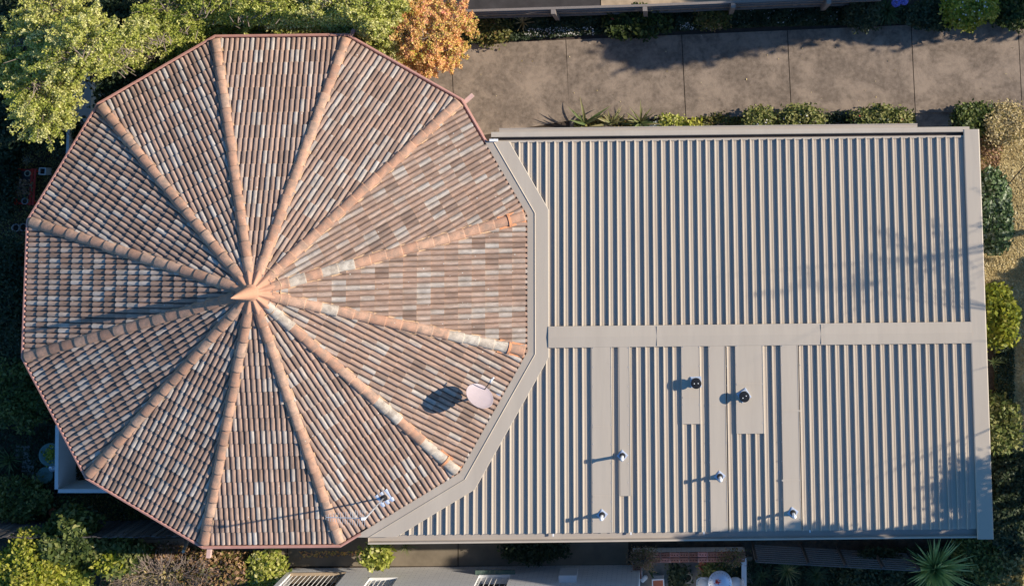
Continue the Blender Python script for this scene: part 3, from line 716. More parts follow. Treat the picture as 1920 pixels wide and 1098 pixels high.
def branches(base, targets, r0, m, parent, rng, name='trunk', sub=3, jit=.15):
    b = MB(); top = Vector(base) + Vector((0, 0, 0))
    zs = min(t_[2] for t_ in targets) if targets else 1
    fork = Vector((base[0], base[1], base[2] + max(.3, (zs - base[2]) * .55)))
    b.tube([Vector(base) - Vector((0, 0, .05)), (Vector(base) + fork) / 2 + Vector((rng.normal(0, .04), rng.normal(0, .04), 0)), fork], [r0, r0 * .85, r0 * .75], 8)
    okp = lambda *q: bool(keep_out(np.array([tuple(v) for v in q])).all())
    for tg in targets:
        if not okp(tg, fork.lerp(Vector(tg), .6)): continue
        tg = Vector(tg); mid = fork.lerp(tg, .5) + Vector((rng.normal(0, jit), rng.normal(0, jit), .1 * (tg - fork).length))
        b.tube([fork, fork.lerp(mid, .5) + Vector((0, 0, .05)), mid, tg], [r0 * .5, r0 * .38, r0 * .25, r0 * .08], 5)
        for q in range(sub):
            e = tg + Vector(rng.normal(0, .35, 3)) * (tg - fork).length * .35; s_ = mid.lerp(tg, rng.uniform(.1, .7))
            if not okp(e, s_, s_.lerp(e, .5)): continue
            b.tube([s_, s_.lerp(e, .5) + Vector(rng.normal(0, .05, 3)), e], [r0 * .15, r0 * .1, r0 * .03], 4)
    return wpart(b, name, m, parent)
def bush(name, label, cat, px, py, rx, ry, h, n, size, m, seed, group=None, z0=0., bias=.5, clump=.11, nb=7, up=.6, stem='dark_bark', low=.25, flowers=None, shell=.4, ratio=22, spread=.2):
    """rounded shrub; px,py and radii as measured at mid height"""
    rng = np.random.default_rng(seed); zc = z0 + h * .5; c = at(px, py, zc); sc_ = (CAMP[2] - zc) / FPX
    RX, RY = rx * sc_, ry * sc_
    t = empty(name, label, cat, (c.x, c.y, z0), group)
    bl = [(c.x, c.y, z0 + h * (low + .2), RX * .72, RY * .72, h * .40)]
    for i in range(nb):
        a = 2*math.pi*(i + rng.random() * .6) / nb; r_ = .55 + rng.random() * .15
        bl.append((c.x + RX * r_ * math.cos(a), c.y + RY * r_ * math.sin(a), z0 + h * (.35 + .3 * rng.random()), RX * .42, RY * .42, h * .32))
    foliage('foliage', bl, n, size, m, t, seed, clump, ratio, up, bias=bias, shell=shell, spread=spread)
    tg = [(q[0], q[1], q[2]) for q in bl[1:]]
    branches((c.x, c.y, z0), tg, min(.05, .02 + h * .015), M[stem], t, rng, 'stem', sub=1, jit=.03)
    if flowers:
        fm, fn, fs = flowers; P = []
        for _ in range(fn):
            q = bl[rng.integers(len(bl))]; d = rng.normal(size=3); d /= np.linalg.norm(d); d[2] = abs(d[2]) + .3; P.append(np.array(q[:3]) + d * np.array(q[3:6]) * .95)
        P = np.array(P); P = P[keep_out(P)]
        if len(P):
            V, F, k = leaf_mesh('flowers', P, fs, rng, 1.5, 1.1); o = link('flowers', npmesh('flowers', V, F, rng.random(k)), fm); wl(o, t); o['kind'] = 'stuff'
    return t
def blade_mesh(L, wd, droop, rise, col, m, fold=.25, nseg=6):
    V = []; 
    for i in range(nseg + 1):
        f = i / nseg; r_ = L * f * (1 - .12 * f * droop); z = rise * L * f - droop * L * .55 * f * f
        wi = wd * (1 - f ** 2.2) * (.65 + .7 * f * (1 - f) * 2) if f < 1 else .001
        V += [(r_, -wi / 2, z + wi * fold), (r_, 0, z), (r_, wi / 2, z + wi * fold)]
    F = []
    for i in range(nseg): a = i*3; F += [(a, a+3, a+4, a+1), (a+1, a+4, a+5, a+2)]
    me = npmesh('leaf', V, F, np.clip(np.full(len(F), col) + np.repeat(np.linspace(-.1, .12, nseg), 2), 0, 1)); me.materials.append(m); return me
def strappy(name, label, cat, px, py, z0, n, L, wd, m, seed, droop=.6, rise=.8, group=None, cols=(.2, .9), sector=None, flat=0., rz=None):
    rng = np.random.default_rng(seed); c = at(px, py, z0 + .1)
    t = empty(name, label, cat, (c.x, c.y, z0), group)
    vs = [blade_mesh(L * rng.uniform(.65, 1.1), wd * rng.uniform(.8, 1.2), droop * rng.uniform(.5, 1.3), rise * rng.uniform(.7, 1.2), rng.uniform(*cols), m) for _ in range(8)]
    for i in range(n):
        a = 2*math.pi*i*.381966 + rng.normal(0, .12)
        if sector: a = R(sector[0]) + (R(sector[1]) - R(sector[0])) * rng.random()
        f = i / n; tilt = -(1 - f) * .0 + f * 1.15 - flat
        o = link('leaf', vs[i % 8], None, t); o.rotation_euler = Matrix.Rotation(a, 3, 'Z').to_euler()
        o.rotation_euler = (Matrix.Rotation(a, 3, 'Z') @ Matrix.Rotation(-tilt * .8, 3, 'Y')).to_euler()
        sc_ = 1 - .35 * f; o.scale = (sc_, sc_, sc_); o.location = (rng.normal(0, .02), rng.normal(0, .02), .03 + f * .08)
    return t
def tree(name, label, cat, base, blobs, n, size, m, seed, r0=.12, clump=.2, bark='bark', sub=3, group=None, bias=.5, ratio=30, shell=.4, up=.5, spread=.2, extra=None):
    rng = np.random.default_rng(seed)
    t = empty(name, label, cat, (base[0], base[1], 0), group)
    foliage('crown', blobs, n, size, m, t, seed, clump, ratio, up, bias=bias, shell=shell, spread=spread)
    branches((base[0], base[1], 0), [(q[0], q[1], q[2] + q[5] * .2) for q in blobs], r0, M[bark], t, rng, sub=sub)
    return t
def tree2(name, label, cat, base, blobs, n, size, m, seed, r0=.12, bark='bark', sub=3, **kw):
    rng = np.random.default_rng(seed); t = empty(name, label, cat, (base[0], base[1], 0))
    spray('crown', blobs, n, size, m, t, seed, twigmat=M[bark], **kw)
    branches((base[0], base[1], 0), [(q[0], q[1], q[2] + q[5] * .2) for q in blobs], r0, M[bark], t, rng, sub=sub); return t
def B(px, py, z, rx, ry, rz_):   # blob from a measured spot
    c = at(px, py, z); s_ = (CAMP[2] - z) / FPX; return (c.x, c.y, c.z, rx * s_, ry * s_, rz_)

# --- top left trees
bl = [B(165, 100, 4.2, 62, 40, .8), B(80, 160, 3.6, 45, 30, .6), B(90, 195, 3.3, 40, 32, .6), B(232, 135, 3.6, 32, 22, .6), B(45, 90, 3.5, 40, 30, .6), B(240, 95, 4.0, 45, 32, .6),
      B(300, 85, 3.8, 45, 30, .6), B(110, 60, 3.9, 38, 28, .5), B(285, 130, 3.5, 38, 20, .5), B(170, 80, 4.3, 40, 30, .5), B(110, 20, 3.7, 50, 18, .4), B(30, 130, 3.2, 30, 22, .5), B(100, 225, 3.0, 22, 14, .4)]
tree2('spreading_tree', 'tall tree with feathery yellow-green foliage at the far corner above the blue-white wall panel', 'tree', at(150, 60), bl, 110000, .040, G['bright'], 11, .15, sub=10, bias=.66, tw=.5, per=95, wid=.05, aim=(-.5, -.35, 0))
bl = [B(395, 25, 3.6, 60, 30, .8), B(455, 30, 3.4, 50, 28, .7), B(350, 50, 3.2, 35, 25, .6), B(320, 15, 3.6, 45, 18, .6), B(500, 20, 3.5, 45, 30, .7), B(440, 5, 3.6, 70, 20, .8)]
bl += [B(x, y, 2.2, 40, 20, .5) for x, y in ((300, 105), (350, 78), (395, 52), (440, 46), (490, 44), (530, 44))]
tree2('leafy_tree', 'mid green tree behind the upper left edge of the tiled roof', 'tree', at(420, 10), bl, 105000, .040, G['bright'], 12, .12, sub=8, bias=.46, tw=.45, per=95, wid=.05)
bl = [B(590, 25, 3.6, 65, 30, .8), B(655, 25, 3.5, 50, 28, .8), B(540, 35, 3.3, 40, 22, .6), B(700, 30, 3.2, 34, 30, .7), B(690, 65, 2.9, 30, 24, .6), B(620, 5, 3.8, 90, 20, .8), B(705, 5, 3.4, 40, 20, .6), B(725, 50, 2.6, 20, 22, .5)]
bl = [q[:2] + (q[2] - .45,) + q[3:] for q in bl]
bl += [B(x, y, 2.25, 36, 20, .5) for x, y in ((565, 44), (610, 44), (650, 44), (690, 62), (712, 80))]
tree2('bushy_tree', 'dense light green tree standing left of the orange autumn tree', 'tree', at(620, 0), bl, 130000, .040, G['bright'], 13, .12, bias=.62, tw=.32, per=90, wid=.055, spread=.26)
bl = [B(25, 30, 2.6, 60, 50, .8), B(200, 30, 2.2, 70, 40, .8), B(15, 200, 1.8, 50, 60, .7), B(120, 250, .8, 30, 20, .3), B(290, 40, 2.2, 60, 40, .7), B(250, 150, 2.0, 60, 30, .6), B(350, 95, 2.0, 40, 18, .5), B(80, 110, 2.1, 80, 60, .7), B(220, 190, 1.4, 30, 20, .5)]
tree('dark_understorey_tree', 'dark green lower tree seen through gaps under the feathery tree', 'tree', at(40, 60), bl, 34000, .085, G['dark'], 14, .08, .2, bias=.5, ratio=24, shell=.8)
bl = [B(300, -60, 3.5, 80, 40, .9), B(120, -50, 3.6, 90, 40, .9), B(500, -60, 3.5, 90, 40, .9), B(660, -55, 3.4, 80, 40, .9)]
# autumn tree
bl = [B(800, 65, 2.5, 52, 48, .55), B(768, 45, 2.5, 36, 36, .5), B(845, 50, 2.4, 34, 32, .5), B(770, 88, 2.2, 30, 28, .45), B(840, 95, 2.2, 34, 30, .45), B(815, 118, 2.0, 34, 20, .4), B(775, 12, 2.2, 26, 18, .4), B(812, 20, 2.2, 20, 16, .4), B(855, 22, 2.4, 14, 12, .3), B(878, 45, 2.2, 12, 12, .3), B(790, 125, 1.9, 18, 12, .3)]
tree2('autumn_tree', 'small autumn tree with orange and peach leaves beside the top of the driveway', 'tree', at(812, 66), bl, 46000, .038, G['autumn'], 15, .06, bias=.5, tw=.24, per=80, wid=.04, spread=.25, up=.4)
# --- dark garden on the left
gdn = [('dark_shrub', 'dark shrub at the left edge level with the white spiky plant', 15, 250, 34, 40, 1.2, 5000, .07, 'dark'),
       ('dark_shrub', 'low grey-green shrub left of the red plant bench', 8, 345, 26, 70, 1.0, 6000, .06, 'dark'),
       ('dark_shrub', 'broad dark shrub between the stone urns and the roof corner', 20, 520, 36, 80, 1.1, 9000, .06, 'dark'),
       ('dark_shrub', 'dark fine leaved shrub left of the lower roof corner', 25, 640, 40, 60, 1.2, 8000, .06, 'dark'),
       ('dark_shrub', 'green shrub at the left edge above the stepping stones', 40, 735, 46, 60, 1.3, 9000, .07, 'mid'),
       ('dark_shrub', 'low dark shrub below the stepping stones', 40, 935, 50, 32, .7, 6000, .07, 'mid')]
for i, (nm, lb, px, py, rx, ry, h, n, s_, mm) in enumerate(gdn): bush(nm, lb, 'shrub', px, py, rx, ry, h, n, s_, G[mm], 30 + i, bias=.4, shell=.7)
strappy('silver_plant', 'silvery white rosette plant on the dark soil above the red bench', 'plant', 38, 254, .02, 16, .22, .06, G['silver'], 41, droop=.3, rise=.5)
strappy('spiky_plant', 'pale spiky tuft touching the top end of the red bench', 'plant', 52, 301, .02, 40, .24, .015, G['silver'], 42, droop=.4, rise=.9, cols=(0, .4))
strappy('dark_strappy_plant', 'dark strappy clump left of the three stepping stones', 'plant', 18, 862, .02, 40, .55, .035, G['strap'], 43, cols=(0, .5), rise=.7)
strappy('dark_strappy_plant', 'orange tipped strappy clump below the dark strappy one', 'plant', 10, 900, .02, 18, .3, .04, G['strap'], 44, cols=(.4, 1.))
# --- bottom left
bush('yellow_green_bush', 'bright yellow-green bush in full sun in the bottom left corner', 'bush', 60, 1068, 54, 62, 2.6, 24000, .062, G['yellow'], 50, bias=.62, clump=.12, shell=.6, spread=.28)
bush('yellow_green_bush', 'small bright bush cut off by the left edge below the fence', 'bush', 2, 1090, 26, 40, 2.1, 5000, .085, G['yellow'], 51, bias=.3)
bush('broadleaf_shrub', 'dark green broadleaf shrub growing over the paling fence', 'shrub', 138, 1000, 42, 46, 2.3, 12000, .09, G['mid'], 52, bias=.35, shell=.5)
bush('broadleaf_shrub', 'mid green shrub between the fence and the russet shrubs', 'shrub', 215, 1035, 55, 26, 1.5, 9000, .085, G['mid'], 53, bias=.6)
bush('broadleaf_shrub', 'green shrub at the bottom edge right of the yellow bush', 'shrub', 135, 1085, 24, 30, 1.3, 5000, .085, G['bright'], 54, bias=.3)
bush('broadleaf_shrub', 'small lime shrub beside the bare sandy patch', 'shrub', 212, 1046, 24, 14, 1.6, 2600, .085, G['yellow'], 55, bias=.45)
bush('russet_shrub', 'russet and green shrub below the lower left roof edge', 'shrub', 400, 1072, 70, 34, .9, 15000, .065, G['russet'], 56, bias=.6, nb=9, shell=.6, spread=.3)
bush('russet_shrub', 'pale twiggy shrub at the bottom beside the sandy patch', 'shrub', 285, 1085, 62, 28, .8, 11000, .065, G['olive'], 57, bias=.6, nb=9, shell=.6, spread=.3)
bush('russet_shrub', 'light green shrub overlapping the end of the pale brick wall', 'shrub', 497, 1075, 30, 34, 1.0, 7000, .075, G['bright'], 58, bias=.5, spread=.3)
bush('russet_shrub', 'reddish twiggy shrub touching the sandy patch', 'shrub', 312, 1050, 26, 18, .7, 3000, .05, G['russet'], 59, bias=.85, shell=.6)
def twigs(name, label, px, py, rx, ry, z, n, m, seed):
    rng = np.random.default_rng(seed); c = at(px, py, z); s_ = (CAMP[2] - z) / FPX; t = empty(name, label, 'twigs', (c.x, c.y, 0)); b = MB()
    for i in range(n):
        a = rng.random() * 6.28; r_ = math.sqrt(rng.random()); p = c + Vector((rx*s_*r_*math.cos(a), ry*s_*r_*math.sin(a), rng.uniform(-.1, .15)))
        d = Vector((math.cos(a) + rng.normal(0, .5), math.sin(a) + rng.normal(0, .5), .5)).normalized() * rng.uniform(.12, .32)
        base = Vector((c.x, c.y, .05)); q = p + d; b.tube([p, (p + q) / 2 + Vector(rng.normal(0, .03, 3)), q], [.007, .006, .003], 3, cap=False)
    b.tube([(c.x, c.y, 0), (c.x, c.y, z)], .02, 5)
    o = wpart(b, 'branches', m, t); o['kind'] = 'stuff'
twigs('bare_twigs', 'tangle of pale bare twigs over the russet shrubs at the bottom', 300, 1075, 95, 25, .85, 520, M['bark'], 61)
# --- below the wing
bush('creeper', 'leafy green climber hanging out from under the lower roof corner', 'creeper', 712, 1038, 20, 20, 1.6, 1500, .085, G['bright'], 62, bias=.5, nb=5, shell=.6)
strappy('strappy_plant', 'drooping brownish strappy plant under the eave beside the climber', 'plant', 762, 1022, .6, 34, .42, .022, G['strap'], 63, cols=(.4, 1.), rise=.5, droop=1.)
bush('dark_shrub', 'dark shrub in the shade of the wing above the pale brick wall', 'shrub', 1000, 1028, 60, 12, .8, 4500, .06, G['dark'], 64, bias=.4, shell=.6)
# --- bottom right
strappy('yucca', 'large yucca with long stiff green leaves below the bottom right roof corner', 'yucca', 1752, 1064, .9, 210, 1.08, .062, G['yucca'], 70, droop=.2, rise=.42, cols=(0, .95))
strappy('grassy_plant', 'arching grassy clump directly below the slatted fence, left', 'plant', 1475, 1068, .3, 70, .55, .02, G['strap'], 71, cols=(.2, .9), rise=.5, droop=.9)
strappy('grassy_plant', 'arching grassy clump below the slatted fence, beside the tan one', 'plant', 1530, 1076, .3, 70, .5, .018, G['strapdark'], 72, rise=.5, droop=.9)
strappy('grassy_plant', 'small grassy clump at the edge between courtyard and shrubs', 'plant', 1428, 1078, .2, 40, .4, .02, G['strapdark'], 73, rise=.5, droop=.9)
bush('shade_shrub', 'dark shrub between the grassy clumps and the yucca', 'shrub', 1640, 1072, 50, 34, .9, 8000, .07, G['dark'], 74, bias=.6)
bush('shade_shrub', 'mid green shrub right of the yucca under the roof corner', 'shrub', 1828, 1040, 36, 40, 1.0, 7000, .07, G['mid'], 75, bias=.45)
bush('shade_shrub', 'dark leafy shrub in the bottom right corner', 'shrub', 1890, 1065, 36, 40, .9, 6000, .085, G['olive'], 76, bias=.15)
bush('shade_shrub', 'tall dark hedge shrub along the lower right side of the wing', 'shrub', 1892, 960, 34, 66, 1.3, 11000, .07, G['dark'], 77, bias=.5)
bush('shade_shrub', 'dark shrub right of the wing under the glossy one', 'shrub', 1890, 870, 30, 40, 1.1, 7000, .07, G['dark'], 78, bias=.6)
bush('glossy_shrub', 'green shrub with sunlit top beside the lower right of the wing', 'shrub', 1875, 790, 26, 44, 1.4, 7000, .08, G['mid'], 79, bias=.7)
bush('clipped_shrub', 'rounded dark glossy camellia beside the wing on the dry lawn', 'shrub', 1862, 398, 32, 70, 1.5, 14000, .075, G['glossy'], 80, bias=.5, clump=.08, nb=10, shell=.3, spread=.3)
bush('lime_shrub', 'bright lime green shrub against the wing below the camellia', 'shrub', 1868, 592, 28, 50, 1.5, 9000, .085, G['yellow'], 81, bias=.35, nb=8, spread=.25)
strappy('grassy_plant', 'small grassy clump between the lime shrub and the glossy shrub', 'plant', 1862, 678, .1, 24, .3, .025, G['strap'], 82, rise=.5)
# --- beds along the driveway (lower side)
bush('rose_shrub', 'bushy rose on the bed left of the pair along the wing', 'shrub', 1425, 226, 26, 16, .8, 3800, .06, G['mid'], 90, flowers=(G['petal'], 14, .05), bias=.8, group=None, spread=.3)
bush('rose_shrub', 'leafy shrub between the first rose and the dark gap', 'shrub', 1500, 224, 34, 17, .8, 5000, .06, G['mid'], 91, flowers=(G['petal'], 10, .05), bias=.85, spread=.3)
bush('rose_shrub', 'shrub with reddish tips in the bed near the concrete step', 'shrub', 1650, 224, 52, 17, .8, 7500, .06, G['mid'], 92, flowers=(G['red'], 8, .06), bias=.75, nb=10, spread=.35)
bush('green_shrub', 'dark green shrub at the top right corner of the wing', 'shrub', 1828, 222, 34, 22, .9, 6000, .065, G['mid'], 93, bias=.4)
bush('straw_bush', 'straw coloured feathery bush at the end of the driveway bed', 'bush', 1885, 232, 34, 34, 1.0, 11000, .042, G['olive'], 94, bias=.75, spread=.25)
bush('straw_bush', 'low reddish brown plant between the straw bush and the wing', 'bush', 1855, 268, 18, 14, .4, 2200, .05, G['russet'], 95, bias=.7)
bush('small_bed_plant', 'low mixed foliage at the start of the bed', 'plant', 1140, 238, 40, 7, .22, 2000, .06, G['russet'], 96, bias=.35)
bush('small_bed_plant', 'pale green rosette foliage beside the silver plant', 'plant', 1262, 236, 26, 9, .3, 2000, .06, G['bright'], 97, bias=.6)
bush('small_bed_plant', 'tiny yellow leaved plant at the middle of the bed', 'plant', 1300, 240, 10, 7, .35, 500, .07, G['yellow'], 98, bias=.85, nb=4)
bush('small_bed_plant', 'low dark brown ground plant in the gap of the bed', 'plant', 1350, 234, 34, 9, .25, 1600, .05, G['russet'], 99, bias=.1)
bush('small_bed_plant', 'dark low plant between the two rose shrubs', 'plant', 1570, 232, 24, 12, .3, 1500, .05, G['dark'], 100, bias=.4)
strappy('strappy_lily', 'single tall leaved lily at the left end of the bed', 'plant', 1096, 232, .2, 12, .72, .08, G['strap'], 101, cols=(.3, .9), sector=(20, 165), rise=.7, droop=.5, flat=.45)
strappy('strappy_lily', 'golden brown strappy lily second in the bed', 'plant', 1148, 231, .2, 20, .55, .06, G['strap'], 102, cols=(.8, 1.), sector=(0, 190), rise=.6, flat=.45)
strappy('strappy_lily', 'big green strappy lily in the middle of the bed', 'plant', 1200, 230, .25, 36, .66, .07, G['strap'], 103, cols=(.35, 1.), rise=.6, droop=.5, flat=.4)
strappy('silver_plant', 'silvery leaved plant right of the big lily', 'plant', 1228, 234, .1, 14, .16, .06, G['silver'], 104)
# --- bed along the neighbour's fence
def groundcover(name, poly, n, size, m, seed, h=.22, kind=True, bias=.4, up=.6):
    rng = np.random.default_rng(seed); xs_ = [p_[0] for p_ in poly]; ys_ = [p_[1] for p_ in poly]; P = []
    x = rng.uniform(min(xs_), max(xs_), n * 2); y = rng.uniform(min(ys_), max(ys_), n * 2); ins = np.zeros(len(x), bool); j = len(poly) - 1
    for i in range(len(poly)):
        xi, yi = poly[i]; xj, yj = poly[j]; c_ = ((yi > y) != (yj > y)) & (x < (xj - xi) * (y - yi) / (yj - yi + 1e-9) + xi); ins ^= c_; j = i
    x, y = x[ins][:n], y[ins][:n]; P = np.array([tuple(at(a_, b_, 0)) for a_, b_ in zip(x, y)]); 
    bump_ = .5 + .5 * np.sin(P[:, 0] * 5.1 + np.sin(P[:, 1] * 4)) * np.sin(P[:, 1] * 6.3 + 1.3 * np.sin(P[:, 0] * 3))
    P[:, 2] = .02 + h * rng.random(len(P)) * (.3 + .7 * bump_)
    P = P[keep_out(P)]
    V, F, k = leaf_mesh(name, P, size, rng, up, 1.5); a = np.clip(bias + .3 * (bump_[:k] - .5) + rng.normal(0, .2, k), 0, 1)
    o = link(name, npmesh(name, V, F, a), m); o['kind'] = 'stuff'; return o
groundcover('ground_cover', [(870, 40), (1620, 14), (1960, 2), (1960, 40), (1440, 50), (1100, 66), (870, 84)], 36000, .055, G['dark'], 110, .3, bias=.55)
groundcover('white_flower_carpet', [(985, 56), (1115, 52), (1115, 66), (985, 72)], 700, .03, G['petal'], 111, .34)
groundcover('white_flower_carpet', [(1275, 46), (1350, 40), (1350, 54), (1275, 58)], 330, .03, G['petal'], 112, .34)
groundcover('white_flower_carpet', [(1350, 22), (1570, 14), (1570, 42), (1350, 48)], 120, .03, G['petal'], 113, .34)
groundcover('leaf_litter', [(-30, 200), (70, 200), (150, 200), (150, 260), (60, 420), (60, 480), (-30, 480)], 7000, .035, G['olive'], 114, .03, bias=.1)
groundcover('leaf_litter', [(-30, 480), (60, 480), (45, 650), (160, 800), (280, 980), (-30, 980)], 16000, .045, G['dark'], 115, .15, bias=.4)
groundcover('leaf_litter', [(100, 930), (200, 925), (300, 975), (0, 975), (0, 930)], 5000, .04, G['russet'], 116, .12, bias=.25)
groundcover('leaf_litter', [(1400, 1050), (1960, 1000), (1960, 1120), (1400, 1120)], 14000, .05, G['dark'], 117, .2, bias=.4)
groundcover('leaf_litter', [(1862, 640), (1900, 640), (1900, 1000), (1870, 1000)], 5000, .05, G['dark'], 118, .2, bias=.4)
groundcover('leaf_litter', [(1836, 250), (1880, 262), (1870, 330), (1840, 345)], 1500, .05, G['russet'], 119, .08, bias=.8)
groundcover('leaf_litter', [(190, 1010), (520, 1035), (520, 1110), (190, 1110)], 9000, .045, G['russet'], 120, .12, bias=.6)
groundcover('leaf_litter', [(700, 60), (780, 60), (780, 130), (700, 100)], 1200, .05, G['olive'], 121, .1, bias=.5)
groundcover('driveway_leaves', [(900, 90), (1900, 60), (1900, 200), (1100, 215), (900, 230)], 70, .035, G['olive'], 140, .035, bias=.8)
groundcover('fallen_leaves', [(560, 1033), (700, 1030), (690, 1040), (560, 1045)], 130, .05, G['autumn'], 122, .02, bias=.5)
groundcover('leaf_litter', [(1076, 232), (1716, 214), (1716, 250), (1076, 255)], 6000, .045, G['russet'], 123, .12, bias=.15)
groundcover('dry_grass', [(1836, 262), (2000, 245), (2000, 850), (1868, 840), (1866, 640), (1842, 500)], 60000, .045, G['lawn'], 124, .04, bias=.55, up=1.2)
strappy('pale_strappy_plant', 'pale arching tuft against the neighbour fence near the autumn tree', 'plant', 980, 42, .15, 30, .40, .03, G['olive'], 130, cols=(.6, 1.), droop=.5)
bush('red_flower_shrub', 'dark green geranium with a red flower beside the fence', 'shrub', 1170, 44, 30, 20, .5, 3200, .09, G['mid'], 131, flowers=(G['red'], 3, .08), bias=.1)
bush('red_flower_shrub', 'rounded leafy plant with a yellow bloom next to the geranium', 'shrub', 1215, 42, 32, 20, .5, 3200, .09, G['mid'], 132, flowers=(G['yellow'], 4, .08), bias=.2)
bush('bronze_shrub', 'low bronze leaved shrub next to the autumn tree', 'shrub', 920, 58, 42, 18, .5, 4000, .06, G['russet'], 133, bias=.1)
bush('bronze_shrub', 'bronze tinted low shrub in front of the third fence post', 'shrub', 1335, 32, 28, 16, .45, 2500, .06, G['russet'], 134, bias=.15)
bush('grey_green_shrub', 'grey-green shrub left of the blue agapanthus', 'shrub', 1618, 24, 28, 26, .8, 4200, .06, G['dark'], 135, bias=.85)
ag = strappy('agapanthus', 'dark strappy agapanthus topped by violet-blue flower heads', 'agapanthus', 1662, 20, .25, 90, .62, .05, G['strapdark'], 136, droop=.8, rise=.6)
for i, (fx, fy) in enumerate(((1680, 6), (1695, 2))):
    p = at(fx, fy, .95); b = MB(); b.tube([(0, 0, 0), (p.x - ag.location.x, p.y - ag.location.y, .68)], .012, 6); b.obj('flower_stalk', M['dark_timber'], ag)
    rng = np.random.default_rng(140 + i); P = rng.normal(size=(260, 3)); P = P / np.linalg.norm(P, axis=1)[:, None] * .11 * rng.uniform(.7, 1, 260)[:, None] + np.array(p)
    V, F, k = leaf_mesh('flower_head', P, .035, rng, .3, 1.3); wl(link('flower_head', npmesh('flower_head', V, F, rng.random(k)), G['blue']), ag)
bush('sunlit_shrub', 'pale sunlit shrub at the top right of the driveway', 'shrub', 1815, 14, 46, 32, 1.7, 10000, .065, G['yellow'], 137, bias=.6, flowers=(G['petal'], 60, .05), spread=.35)
bush('shade_hedge', 'dark low shrub under the pale sunlit shrub', 'shrub', 1760, 28, 60, 22, .7, 6000, .07, G['dark'], 138, bias=.6)
bush('shade_hedge', 'dark shrub in the top right corner', 'shrub', 1900, 18, 34, 30, .9, 5000, .07, G['mid'], 139, bias=.2)

# --- trees standing just beyond the right edge, whose shade falls on the roof, lawn and driveway; bottom corner ones added for shade
def off(px, py, z, hz):   # ground spot whose top at height hz throws its shadow on the measured spot at height z
    p = at(px, py, z); k = (hz - z) / math.tan(R(SUN_EL)); return Vector((p.x + k * math.cos(R(SUN_AZ)), p.y + k * math.sin(R(SUN_AZ)), 0))
p = off(1510, 528, 3, 9.2); bl = []
rng = np.random.default_rng(5)
for i in range(9):
    f = i / 8; r_ = .12 + 1.25 * f; bl.append((p.x + rng.normal(0, .1), p.y + rng.normal(0, .12) + .0, 9.0 - f * 4.6, r_, r_, .35))
tree2('conical_tree', 'thin conical tree standing beyond the lawn right of the wing', 'tree', p, bl, 2600, .06, G['mid'], 150, .07, sub=4, tw=.8, per=24, wid=.07)
p = off(1760, 925, 3, 6.6)
bl = [(p.x + dx, p.y + dy, z_, r_, r_, .6) for dx, dy, z_, r_ in ((0, 0, 6.0, .8), (.5, -.8, 5.6, .8), (-.3, -1.5, 5.8, .8), (.6, .5, 5.0, .7), (0, -2.3, 5.2, .9), (.8, -1.6, 4.6, 1.0))]
tree('round_tree', 'round crowned tree standing beyond the dark hedge right of the wing', 'tree', p, bl, 10000, .09, G['mid'], 151, .12, .2, sub=4, shell=.7)
p = off(1690, 735, 3, 7.0)
t = empty('bare_tree', 'bare branched tree standing beyond the lawn', 'tree', p); rng = np.random.default_rng(9)
branches(p, [(p.x + rng.normal(0, .5), p.y + rng.normal(0, .9), 6.2 + rng.normal(0, .5)) for _ in range(5)], .07, M['bark'], t, rng, sub=4)
OFFT = [(1900, 575, 4.0, 1.15, 'dense shrub tree standing beyond the lawn, level with the lime shrub'), (1892, 740, 4.0, 1.1, 'dense shrub tree standing beyond the lawn, level with the glossy shrub'),
    (1850, 930, 4.2, 1.5, 'dense shrub tree standing beyond the lawn, level with the yucca'), (1560, 1098, 5.2, .9, 'unseen tree added outside the corner to shade the slatted fence, nearer one'), (1440, 1108, 5.8, .8, 'unseen tree added outside the corner to shade the slatted fence, farther one'),  # the corner pair is unseen, put in to shade the slatted fence
    (1300, 1116, 6.8, .62, 'tall unseen tree added outside the bottom right corner to shade the path, first'), (1150, 1092, 7.5, .62, 'tall unseen tree added outside the bottom right corner to shade the path, second'),
    (1010, 1086, 8.2, .55, 'tall unseen tree added outside the bottom right corner to shade the path, third'), (890, 1086, 8.8, .5, 'tall unseen tree added outside the bottom right corner to shade the path, fourth'),  # four tall ones are unseen, put in to shade path and pale wall
    (1228, 80, 6.2, .45, 'tall slim tree standing beyond the end of the driveway'), (1320, 46, 5.8, .75, 'first broad tree standing beyond the end of the driveway'), (1440, 33, 5.3, .72, 'second broad tree standing beyond the end of the driveway'),
    (1560, 28, 4.8, .70, 'third broad tree standing beyond the end of the driveway'), (1680, 20, 4.2, .70, 'fourth broad tree standing beyond the end of the driveway'), (1800, 16, 3.8, .68, 'fifth broad tree standing beyond the end of the driveway')]
for i, (px, py, hz, r_, lb) in enumerate(OFFT):
    p = off(px, py, 0, hz - .5); bl = [(p.x + rng.normal(0, r_*.35), p.y + rng.uniform(-.45, .45) * r_, hz - .4 - 1.5 * q / 7, r_*.65, r_*.62, .45) for q in range(8)]
    tree('unseen_shade_tree', lb, 'tree', p, bl, 11000, .14, G['dark'], 160 + i, .1, .2, shell=.8)

p0, p1 = at(1925, 306, 1.2), at(1870, 372, .9); t = empty('garden_cable', 'thin dark cable slanting over the dry lawn above the camellia', 'cable', (p0.x, p0.y, 0))
b = MB(); b.tube([p0, p0.lerp(p1, .5) - Vector((0, 0, .04)), p1], .011, 6); wl(b.obj('cable', M['black']), t)
